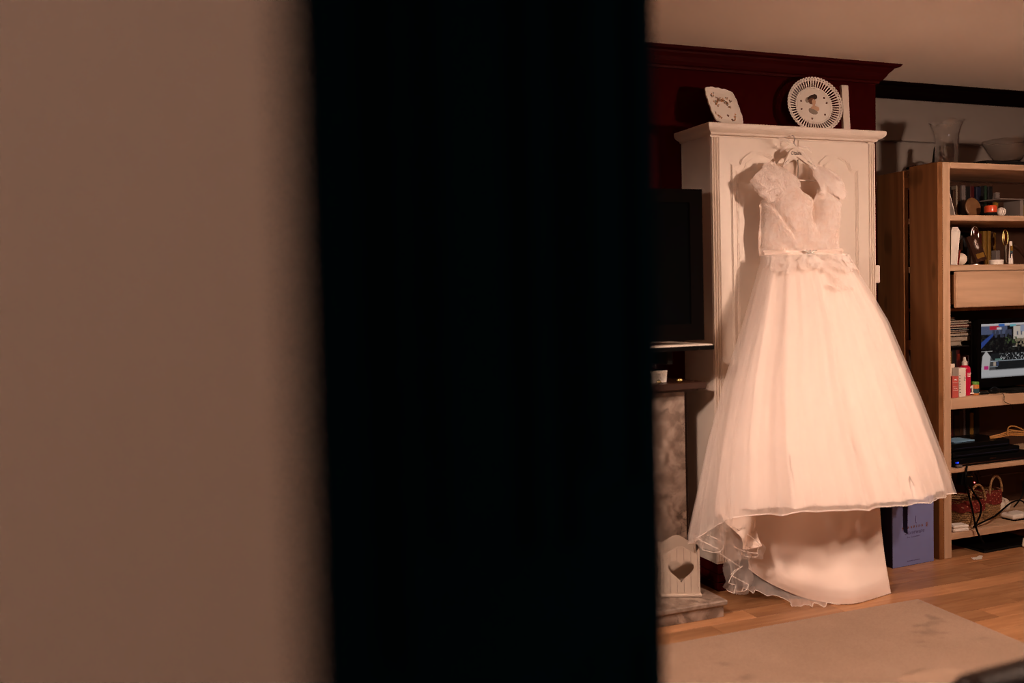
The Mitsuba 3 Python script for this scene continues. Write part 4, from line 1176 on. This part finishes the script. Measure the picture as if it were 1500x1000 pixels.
# ------------------------------------------------------------------ the wedding dress on its hanger
M_SATIN = mat("satin", {"type": "principled", "base_color": rgb(.88, .75, .66), "roughness": .6, "specular": .2, "sheen": .5, "sheen_tint": .3})
M_SASH = mat("sash", {"type": "principled", "base_color": rgb(.88, .73, .64), "roughness": .33, "specular": .5})
M_LINING = mat("lining", {"type": "principled", "base_color": rgb(.95, .87, .805), "roughness": .7, "specular": .2, "sheen": .3})
M_LACEB = mat("lace_base", {"type": "principled", "base_color": rgb(.86, .73, .64), "roughness": .8, "specular": .15})
M_LACE = mat("lace", {"type": "principled", "base_color": rgb(.93, .84, .77), "roughness": .7, "specular": .2, "sheen": .3})


def sheer(name, color, opacity):
    return mat(name, {"type": "mask", "opacity": opacity, "bsdf": {"type": "principledthin", "base_color": rgb(*color), "roughness": .7, "diff_trans": .7, "spec_trans": 0.0}}, two=False)


M_TULLE = sheer("tulle", (.96, .90, .86), .34)
M_TULLEF = sheer("tulle_fine", (.95, .88, .83), .20)
M_NET = sheer("lace_net", (.90, .78, .69), .62)
M_TRIM = mat("hem_trim", {"type": "principled", "base_color": rgb(.93, .85, .78), "roughness": .5, "specular": .4})

dress = thing("wedding_dress", "ivory wedding dress with lace cap sleeves and a full tulle skirt hanging on the wardrobe", "dress")


def table(pts):
    p = np.array(pts)
    o = np.argsort(p[:, 2])
    return p[o, 2], p[o, 0]


IL = table([(2.470, 3.330, 1.444), (2.371, 3.300, 1.185), (2.284, 3.270, 0.932), (2.215, 3.240, 0.684), (2.163, 3.220, 0.417)])
IR = table([(2.877, 3.330, 1.441), (3.022, 3.300, 1.164), (3.127, 3.270, 0.823), (3.195, 3.240, 0.574), (3.221, 3.220, 0.414)])
OL = table([(2.463, 3.330, 1.444), (2.357, 3.310, 1.185), (2.241, 3.300, 0.932), (2.149, 3.290, 0.682), (2.037, 3.270, 0.316)])
OR = table([(2.884, 3.330, 1.441), (3.038, 3.300, 1.163), (3.155, 3.270, 0.821), (3.226, 3.240, 0.571), (3.269, 3.220, 0.400)])
HEM_A = np.radians([-180, -120, -90, -65, -35, 0, 30, 60, 90, 120, 180])
HEM_Z = np.array([.30, .34, (2.163, 3.220, 0.417)[2], (2.097, 3.060, 0.446)[2], (2.174, 2.970, 0.459)[2], (2.408, 2.920, 0.452)[2], (2.634, 2.960, 0.439)[2], (2.926, 3.060, 0.427)[2], (3.229, 3.220, 0.416)[2], .40, .30])
HEM_ZO = HEM_Z + np.array([-.05, -.09, (2.037, 3.270, 0.316)[2] - HEM_Z[2], -.02, -.012, -.012, -.012, -.012, (3.269, 3.220, 0.400)[2] - HEM_Z[8], -.06, -.05])
Z_WAIST = (2.606, 3.250, 1.451)[2]


def folds(th, seed):
    a = seed * 1.7
    f = .46 * np.cos(11 * th + a + .9 * np.sin(2.3 * th + a)) + .32 * np.cos(19 * th + 2 * a + 1.2 * np.sin(1.7 * th)) + .20 * np.cos(33 * th + 3 * a + np.sin(4 * th)) + .10 * np.cos(53 * th + 2 * a + 2 * np.sin(3 * th))
    return np.where(f > 0, f, .6 * f)


def skirt(th, t, outer, seed, grow=0.0, amp=1.0):
    th, t = np.asarray(th, float), np.asarray(t, float)
    L, R_ = (OL, OR) if outer else (IL, IR)
    zh = np.interp(th, HEM_A, HEM_ZO if outer else HEM_Z)
    z = Z_WAIST + .012 + t * (zh - Z_WAIST - .012)
    xl, xr = np.interp(z, *L), np.interp(z, *R_)
    i_l, i_r = np.interp(z, *IL), np.interp(z, *IR)
    xc = (i_l + i_r) / 2
    hw = np.where(np.sin(th) < 0, xc - xl, xr - xc) + grow * .5
    ys = 3.335 - .115 * t ** .8
    df = .060 + .245 * t ** .9 + grow
    db = 3.418 - ys
    A = amp * (.0020 + .0245 * t ** .7)
    d = A * folds(th + .05 * np.sin(3 * t), seed)
    x = xc + (hw + d) * np.sin(th)
    y = np.where(np.cos(th) > 0, ys - (df + d) * np.cos(th), ys - db * np.cos(th) + 0 * d)
    z = z + .004 * folds(th, seed + .4) * t ** 4
    return np.stack([x, np.minimum(y, 3.424), z], -1)


def skirt_mesh(outer, seed, a0, a1, n, m, **k):
    TH, TT = np.meshgrid(np.linspace(a0, a1, n), np.linspace(0, 1, m))
    P = skirt(TH, TT, outer, seed, **k)
    return grid_mesh(P), P


m, P = skirt_mesh(False, 1.0, -math.pi, math.pi, 420, 70, amp=1.25)
add("wedding_dress__underskirt", m, M_LINING, True)
m, P1 = skirt_mesh(True, 1.0, -2.05, 2.0, 420, 70, grow=.012, amp=1.25)
add("wedding_dress__tulle_layer", m, M_TULLE, True)
m, P2 = skirt_mesh(True, 1.07, -1.95, 1.9, 420, 70, grow=.026, amp=1.25)
add("wedding_dress__tulle_layer", m, M_TULLEF, True)
for Q in (P1, P2):
    add("wedding_dress__hem_edge", tube(Q[-1], .0013, 5), M_TRIM, True)

# the satin train that falls to the floor
top = spline([(2.346, 3.240, 0.472), (2.435, 3.140, 0.487), (2.627, 3.120, 0.478), (2.964, 3.220, 0.426)], 80)
bot = spline([(2.336, 3.310, 0.131), (2.382, 3.260, 0.088), (2.431, 3.210, 0.058), (2.527, 3.200, 0.012), (2.578, 3.133, 0.004), (2.649, 3.070, 0.004), (2.779, 3.075, 0.004), (2.913, 3.102, 0.004)], 80)
rows = []
ss = np.linspace(0, 1, 60)
cc = np.linspace(0, 1, 80)
for s in ss:
    r = top * (1 - s) + bot * s
    r = r.copy()
    r[:, 1] += .06 * math.sin(math.pi * min(s * 1.05, 1)) * (1 - .85 * cc ** 4) - .030 * math.exp(-((s - .86) / .10) ** 2) * np.sin(math.pi * cc) ** .5
    diag = .020 * np.exp(-((cc - (.95 - .55 * s)) / .07) ** 2) * math.sin(math.pi * s) - .016 * np.exp(-((cc - (.30 + .5 * (1 - s))) / .09) ** 2) * math.sin(math.pi * s)
    r[:, 1] += diag * .4
    r[:, 0] += -.004 * math.sin(math.pi * s) * cc ** 3
    r[:, 2] = np.maximum(r[:, 2], .004)
    rows.append(r)
add("wedding_dress__train", grid_mesh(rows), M_SATIN, True)
add("wedding_dress__train_hem", tube(bot, .0022, 6), M_SATIN, True)
rows = []
fb = spline([(2.282, 3.280, 0.047), (2.372, 3.210, 0.034), (2.436, 3.195, 0.006), (2.431, 3.117, 0.004), (2.514, 3.096, 0.004), (2.556, 3.076, 0.004), (2.619, 3.084, 0.004)], 160)
ft = np.stack([np.interp(np.linspace(0, .58, 160), cc, bot[:, k]) for k in range(3)], 1)
for s in np.linspace(0, 1, 16):
    r = ft * (1 - s) + fb * s
    w = np.linspace(0, 1, 160)
    r[:, 2] = np.maximum(r[:, 2] + .016 * s * np.abs(np.sin(w * 21 + 2 * np.sin(w * 9))) * (1 - .3 * s), .003)
    r[:, 1] += .012 * s * np.sin(w * 42 + 2 * np.sin(w * 9)) + .012 * (1 - s)
    rows.append(r)
add("wedding_dress__train_frill", grid_mesh(rows), M_TULLE, True)
add("wedding_dress__hem_edge", tube(rows[-1], .0012, 5), M_TRIM, True)

# the cascade of tulle folds on the left of the hem
XZ = lambda pts: [(p[0], p[2]) for p in pts]
tail = Polygon(XZ([(2.123, 3.180, 0.405), (2.090, 3.180, 0.350), (2.035, 3.180, 0.348), (1.978, 3.180, 0.341), (2.027, 3.180, 0.280), (2.098, 3.180, 0.265), (2.133, 3.180, 0.225), (2.138, 3.180, 0.174), (2.144, 3.180, 0.131), (2.137, 3.180, 0.106), (2.163, 3.180, 0.086), (2.189, 3.180, 0.074), (2.212, 3.180, 0.079), (2.253, 3.180, 0.105), (2.247, 3.180, 0.168), (2.245, 3.180, 0.211), (2.308, 3.180, 0.217), (2.319, 3.180, 0.261), (2.276, 3.180, 0.320), (2.245, 3.180, 0.403)]))
tail = tail.buffer(-.004).buffer(.007).buffer(-.003)
f1 = lambda x, z: 3.205 + .018 * np.sin(x * 62 + z * 18) + .010 * np.sin(x * 110 - z * 40)
f2 = lambda x, z: 3.17 + .020 * np.sin(x * 54 - z * 30 + 1.0) + .008 * np.sin(x * 120 + z * 30)
add("wedding_dress__tulle_cascade", sheet(tail, .006, f1), M_TULLEF, True)
add("wedding_dress__tulle_cascade", sheet(tail.buffer(-.004), .006, f2), M_TULLEF, True)
flap = Polygon(XZ([(2.116, 3.130, 0.433), (2.131, 3.130, 0.379), (2.165, 3.130, 0.330), (2.178, 3.130, 0.279), (2.223, 3.130, 0.265), (2.279, 3.130, 0.275), (2.277, 3.130, 0.345), (2.275, 3.130, 0.438), (2.177, 3.130, 0.448)])).buffer(-.003).buffer(.005)
add("wedding_dress__satin_flap", sheet(flap, .005, lambda x, z: 3.145 + .030 * np.sin((x - z * .6) * 30 + 2.2) + .02 * (z - .36) / .1), M_SATIN, True)
HL = [[(1.984, 3.190, 0.338), (2.029, 3.170, 0.352), (2.070, 3.150, 0.359), (2.096, 3.140, 0.397)], [(1.984, 3.190, 0.338), (2.025, 3.170, 0.316), (2.082, 3.160, 0.283)], [(2.034, 3.190, 0.276), (2.098, 3.180, 0.268), (2.130, 3.160, 0.286)],
      [(2.041, 3.190, 0.342), (2.086, 3.180, 0.320), (2.127, 3.160, 0.295)], [(2.088, 3.170, 0.266), (2.145, 3.160, 0.228), (2.216, 3.150, 0.180)], [(2.216, 3.150, 0.180), (2.171, 3.160, 0.180), (2.135, 3.170, 0.174)],
      [(2.223, 3.150, 0.187), (2.170, 3.150, 0.164), (2.131, 3.160, 0.138)], [(2.131, 3.160, 0.138), (2.156, 3.150, 0.126), (2.185, 3.150, 0.114)], [(2.135, 3.160, 0.174), (2.179, 3.150, 0.148), (2.224, 3.140, 0.120)],
      [(2.224, 3.140, 0.120), (2.208, 3.140, 0.102), (2.184, 3.140, 0.092)], [(2.130, 3.170, 0.110), (2.149, 3.160, 0.094), (2.168, 3.150, 0.085)], [(2.185, 3.150, 0.114), (2.179, 3.150, 0.098), (2.168, 3.150, 0.085)],
      [(2.110, 3.100, 0.387), (2.164, 3.100, 0.357), (2.219, 3.100, 0.323), (2.268, 3.110, 0.284)], [(2.268, 3.110, 0.284), (2.255, 3.110, 0.261), (2.265, 3.120, 0.237), (2.223, 3.140, 0.229)], [(2.145, 3.120, 0.291), (2.187, 3.120, 0.267), (2.262, 3.120, 0.246)]]
for h in HL:
    h = [(q[0], float(f2(np.array(q[0]), np.array(q[2]))) - .003 if q[1] > 3.125 else q[1] + .02, q[2]) for q in h]
    add("wedding_dress__hem_edge", tube(spline(h, 14), .0013, 5), M_TRIM, True)

# bodice
XC, HWB = ((2.473, 3.340, 1.590)[0] + (2.880, 3.340, 1.592)[0]) / 2, ((2.880, 3.340, 1.592)[0] - (2.473, 3.340, 1.590)[0]) / 2 + .012
ZB0, ZB1 = (2.646, 3.300, 1.465)[2], (2.651, 3.300, 1.836)[2]
CL, CR, VAL = np.array((2.526, 3.270, 1.657)), np.array((2.773, 3.270, 1.665)), np.array((2.700, 3.270, 1.650))


def body_y(x, z):
    u = np.clip((x - XC) / HWB, -.995, .995)
    up_ = np.clip((z - ZB0) / (ZB1 - ZB0), 0, 1.1)
    d = (.072 + .02 * np.sin(np.pi * np.clip(up_ * .95, 0, 1)) - .055 * np.clip(up_ - .6, 0, 1) / .4) * np.sqrt(1 - u * u)
    g = lambda c, sx, sz: np.exp(-((x - c[0]) / sx) ** 2 - ((z - c[2]) / sz) ** 2)
    d = d + .022 * g(CL, .075, .075) + .018 * g(CR, .055, .07) - .052 * g(VAL, .020, .055)
    d = d + .004 * np.sin((x * .8 + z) * 70 + 2 * np.sin(z * 30)) * np.clip(1 - up_, 0, 1)
    d = d - .016 * np.exp(-((x - XC + .075 - (z - ZB0) * -.8 - .05) / .012) ** 2) * np.exp(-((up_ - .38) / .2) ** 2)
    return 3.375 - d


YB = 3.31
front = Polygon(XZ([(2.455, 3.310, 1.461), (2.450, 3.310, 1.545), (2.458, 3.310, 1.622), (2.452, 3.310, 1.674), (2.466, 3.310, 1.700), (2.516, 3.310, 1.739), (2.580, 3.310, 1.786), (2.608, 3.310, 1.781), (2.629, 3.310, 1.738), (2.665, 3.310, 1.709), (2.693, 3.310, 1.686), (2.708, 3.310, 1.713), (2.720, 3.310, 1.748), (2.775, 3.310, 1.767), (2.856, 3.310, 1.727), (2.859, 3.310, 1.679), (2.847, 3.310, 1.620), (2.842, 3.310, 1.545), (2.852, 3.310, 1.458)]))
lsl = Polygon(XZ([(2.507, 3.310, 1.860), (2.546, 3.310, 1.861), (2.584, 3.310, 1.827), (2.609, 3.310, 1.793), (2.619, 3.310, 1.758), (2.551, 3.310, 1.725), (2.469, 3.310, 1.686), (2.439, 3.310, 1.711), (2.415, 3.310, 1.740), (2.398, 3.310, 1.779), (2.447, 3.310, 1.818)]))
rsl = Polygon(XZ([(2.721, 3.310, 1.860), (2.758, 3.310, 1.855), (2.813, 3.310, 1.836), (2.853, 3.310, 1.804), (2.864, 3.310, 1.754), (2.859, 3.310, 1.706), (2.785, 3.310, 1.726), (2.719, 3.310, 1.725), (2.727, 3.310, 1.766), (2.713, 3.310, 1.801), (2.728, 3.310, 1.825)]))
back = Polygon(XZ([(2.575, 3.385, 1.861), (2.618, 3.385, 1.868), (2.669, 3.385, 1.876), (2.675, 3.385, 1.798), (2.683, 3.385, 1.864), (2.757, 3.385, 1.872), (2.809, 3.385, 1.862), (2.905, 3.385, 1.718), (2.902, 3.385, 1.462), (2.518, 3.385, 1.464), (2.529, 3.385, 1.707)]))


def scalloped(poly, r, every):
    ext = poly.exterior
    n = int(ext.length / every)
    return unary_union([poly] + [ext.interpolate(i * every).buffer(r, 6) for i in range(n)])


def sleeve_y(side):
    def f(x, z):
        top_ = (2.518, 3.310, 1.854)[2]
        s = np.clip((top_ - z) / .16, 0, 1)
        out = np.clip(side * (x - XC) - .10, 0, .2) / .12
        return 3.372 - .075 * np.sin(np.pi * .5 * s) ** .8 * (1 - .25 * out ** 2) - .012 * np.sin(np.pi * s) + .004 * np.sin(x * 90 + z * 50)
    return f


add("wedding_dress__bodice", sheet(front, .006, body_y), M_LACEB, True)
k_l = scalloped(lsl, .0055, .010)
k_r = scalloped(rsl, .0055, .010)
add("wedding_dress__sleeve", sheet(k_l, .005, sleeve_y(-1)), M_NET, True)
add("wedding_dress__sleeve", sheet(k_r, .005, sleeve_y(1)), M_NET, True)
add("wedding_dress__back_panel", sheet(back, .010, lambda x, z: 3.392 + .004 * np.sin(x * 60) + .010 * np.exp(-((x - XC) / .03) ** 2)), M_NET, True)
zp = [(2.672, 3.380, 1.881), (2.677, 3.380, 1.848), (2.671, 3.380, 1.798)]
add("wedding_dress__zip", tube(spline(zp, 12), .0022, 6), M_PGREY, True)


def spiral(n=18, r=.012, turns=1.4):
    a = np.linspace(.4, turns * 2 * np.pi, n)
    q = r * a / a[-1]
    return np.stack([q * np.cos(a), q * np.sin(a)], 1)


def petal(n=10, r=.006):
    a = np.linspace(0, 2 * np.pi, n)
    return np.stack([r * (1 - np.cos(a)) * .75, .38 * r * np.sin(a)], 1)


def motif(g):
    """Polylines of one lace motif about the origin, in metres."""
    kind = g.integers(3)
    out = []
    if kind == 0:
        n = g.integers(5, 7)
        for i in range(n):
            a = 2 * np.pi * i / n
            p = petal(r=g.uniform(.007, .009))
            out.append(np.stack([p[:, 0] * math.cos(a) - p[:, 1] * math.sin(a), p[:, 0] * math.sin(a) + p[:, 1] * math.cos(a)], 1))
    elif kind == 1:
        out.append(spiral(r=g.uniform(.009, .015)))
        out.append(spiral(r=.007) * [-1, 1] + [.016, .006])
    else:
        t = np.linspace(-1, 1, 12)
        out.append(np.stack([t * .018, .006 * np.sin(t * 3)], 1))
        for q in (-.012, -.004, .006, .013):
            for s_ in (1, -1):
                p = petal(r=.0055)
                a = 1.0 * s_
                out.append(np.stack([q + p[:, 0] * math.cos(a) - p[:, 1] * math.sin(a), p[:, 0] * math.sin(a) + p[:, 1] * math.cos(a)], 1))
    a = g.uniform(0, 2 * np.pi)
    return [np.stack([p[:, 0] * math.cos(a) - p[:, 1] * math.sin(a), p[:, 0] * math.sin(a) + p[:, 1] * math.cos(a)], 1) for p in out]


def lace_on(poly, fy, spacing, seed, lift=.0022, r=.00125):
    g = np.random.default_rng(seed)
    x0, z0, x1, z1 = poly.bounds
    ms = []
    zi = z0
    row_ = 0
    while zi < z1:
        xi = x0 + (row_ % 2) * spacing / 2
        while xi < x1:
            c = np.array([xi, zi]) + g.uniform(-.3, .3, 2) * spacing
            if poly.contains(Point(c)):
                for p in motif(g):
                    q = p + c
                    if shapely.contains_xy(poly.buffer(.003), q[:, 0], q[:, 1]).all():
                        ms.append(tube(np.stack([q[:, 0], fy(q[:, 0], q[:, 1]) - lift, q[:, 1]], 1), r, 4, caps=False))
            xi += spacing
        zi += spacing * .86
        row_ += 1
    return cat(ms)


k = add("wedding_dress__lace_motifs", lace_on(front, body_y, .0185, 11), M_LACE, True)
labels[k] = {"kind": "stuff"}
for pg, sd, sid in ((k_l, 12, -1), (k_r, 13, 1)):
    k = add("wedding_dress__lace_motifs", lace_on(pg, sleeve_y(sid), .0150, sd), M_LACE, True)
    labels[k] = {"kind": "stuff"}
# lace edging along the neckline
ed = []
for pts, fy in (([(2.609, 3.310, 1.787), (2.629, 3.310, 1.738), (2.665, 3.310, 1.709), (2.693, 3.310, 1.689)], body_y), ([(2.693, 3.310, 1.689), (2.708, 3.310, 1.716), (2.720, 3.310, 1.745)], body_y), ([(2.856, 3.310, 1.721), (2.782, 3.310, 1.738), (2.727, 3.310, 1.746)], body_y), ([(2.466, 3.310, 1.698), (2.537, 3.310, 1.733), (2.615, 3.310, 1.770)], body_y)):
    q = spline([(p[0], p[2]) for p in pts], 60)
    w = np.stack([q[:, 0] + .0025 * np.cos(np.arange(60) * 1.1), q[:, 1] + .0025 * np.sin(np.arange(60) * 1.1)], 1)
    ed.append(tube(np.stack([w[:, 0], fy(w[:, 0], w[:, 1]) - .002, w[:, 1]], 1), .0016, 5))
add("wedding_dress__lace_edging", cat(ed), M_LACE, True)

# lace over the top of the skirt
g = np.random.default_rng(21)
ms = []
for i in range(230):
    th_ = g.uniform(-1.35, 1.35)
    reach = .055 + .030 * abs(math.sin(th_ * 3.1 + .6)) + (.075 if .05 < th_ < .30 else 0)
    t_ = g.uniform(0, 1) ** 1.2 * reach
    for p in motif(g):
        tt = t_ + p[:, 1] / 1.0
        aa = th_ + p[:, 0] / .19
        if tt.min() < 0 or tt.max() > reach + .006:
            continue
        ms.append(tube(skirt(aa, tt, True, 1.07, grow=.030, amp=1.25), .0013, 4, caps=False))
k = add("wedding_dress__lace_motifs", cat(ms), M_LACE, True)
labels[k] = {"kind": "stuff"}

# sash and brooch
rows = []
for s in np.linspace(-1, 1, 9):
    r = []
    for u in np.linspace(-1, 1, 70):
        x = XC + u * (HWB - .006)
        zc = Z_WAIST + .016 + .006 * u * u + .004 * u
        z = zc + s * (.0165 - .003 * (1 - u * u))
        r.append((x, body_y(np.array(x), np.array(max(z, ZB0))) - .006 - .004 * (1 - s * s) + .002 * math.sin(s * 7 + u * 3), z))
    rows.append(r)
add("wedding_dress__sash", grid_mesh(np.array(rows, float)), M_SASH, True)
bc_ = np.array((2.656, 3.250, 1.465))
by = float(body_y(np.array(bc_[0]), np.array(ZB0 + .01))) - .016
M_CRYS = mat("crystal", {"type": "roughconductor", "material": "Ag", "alpha": .1})
br, bl = [], []
for i in range(8):
    a = 2 * np.pi * i / 8
    br.append(moved(ball((0, 0, 0), .0052, 1, (1, .7, 1)), bc_[0] + .020 * math.cos(a), by, bc_[2] + .012 * math.sin(a)))
for sx in (-1, 1):
    for sz in (-1, 1):
        bl.append(tube(np.array([(bc_[0], by, bc_[2]), (bc_[0] + sx * .020, by - .001, bc_[2] + sz * .012), (bc_[0] + sx * .038, by, bc_[2] + sz * .015)]), [.003, .005, .0012], 6))
add("wedding_dress__brooch", cat(bl), M_SILV, True)
br.append(ball((bc_[0], by - .002, bc_[2]), .0055, 2))
add("wedding_dress__brooch_crystals", cat(br), M_CRYS, False)

# hanger
hg = thing("clothes_hanger", "white wooden clothes hanger with dark handwritten lettering holding the wedding dress", "hanger")
HY = 3.362
hp = Polygon(XZ([(2.578, 3.362, 1.843), (2.600, 3.362, 1.882), (2.619, 3.362, 1.915), (2.641, 3.362, 1.929), (2.666, 3.362, 1.930), (2.691, 3.362, 1.911), (2.727, 3.362, 1.880), (2.767, 3.362, 1.848), (2.819, 3.362, 1.817), (2.815, 3.362, 1.798), (2.756, 3.362, 1.836), (2.701, 3.362, 1.867), (2.658, 3.362, 1.893), (2.614, 3.362, 1.865), (2.535, 3.362, 1.816), (2.525, 3.362, 1.830)])).buffer(-.002).buffer(.004).buffer(-.002)
add("clothes_hanger__arms", extrude(hp, .012, at=HY), M_WHITE)
p0, p1 = (2.552, 3.366, 1.793), (2.800, 3.366, 1.787)
add("clothes_hanger__bar", tube([p0, p1], .0042, 10), M_WHITE, 40)
hk = spline([(2.660, 3.368, 1.929), (2.647, 3.370, 1.955), (2.659, 3.380, 1.969), (2.667, 3.395, 1.984), (2.668, 3.410, 1.991), (2.670, 3.422, 1.986)], 30)
add("clothes_hanger__hook", tube(hk, .0022, 8), M_CHROME, 40)
tx = turned(meshkit.text_mesh("Claire", .015, .0006, True), 90, (1, 0, 0))
tx.apply_translation((-tx.bounds[1][0] / 2, 0, 0))
q = (2.651, 3.362, 1.898)
M_INK = paint("ink", (.06, .03, .02), .6, .3)
add("clothes_hanger__lettering", moved(tx, q[0] + .001, HY - .0002, q[2] + .001), M_INK)
for (a, b), ang_ in ((((2.593, 3.362, 1.864), (2.615, 3.362, 1.879)), -35), (((2.713, 3.362, 1.873), (2.760, 3.362, 1.848)), 38)):
    n_ = 3
    seg = [tube(np.linspace(np.array(a) + (np.array(b) - np.array(a)) * i / n_, np.array(a) + (np.array(b) - np.array(a)) * (i + .6) / n_, 5) + np.array([0, -.0006 - .0, .0]) + np.stack([np.zeros(5), np.zeros(5), .0015 * np.sin(np.arange(5) * 2.2)], 1), .0009, 5) for i in range(n_)]
    add("clothes_hanger__lettering", cat(seg), M_INK)
rb_ = []
for pts, w in (([(2.651, 3.352, 1.926), (2.617, 3.345, 1.941), (2.581, 3.345, 1.958), (2.553, 3.350, 1.963)], .008), ([(2.644, 3.352, 1.929), (2.607, 3.347, 1.933), (2.579, 3.347, 1.923), (2.559, 3.350, 1.908)], .006), ([(2.651, 3.352, 1.929), (2.682, 3.345, 1.929), (2.703, 3.345, 1.924), (2.725, 3.350, 1.911)], .006), ([(2.651, 3.352, 1.926), (2.678, 3.350, 1.906), (2.707, 3.350, 1.883), (2.730, 3.352, 1.867)], .009)):
    c = spline(pts, 24)
    w_ = w * (.5 + .5 * np.sin(np.linspace(.3, 2.6, 24)))
    rb_.append(grid_mesh(np.stack([c + np.stack([0 * w_, 0 * w_, w_], 1), c + np.stack([0 * w_, .004 * np.sin(np.linspace(0, 9, 24)), 0 * w_], 1), c - np.stack([0 * w_, 0 * w_, w_], 1)])))
rbw = thing("organza_ribbon", "sheer white organza ribbon tied around the neck of the clothes hanger", "ribbon")
add("organza_ribbon__bow", cat(rb_), M_TULLE, True)
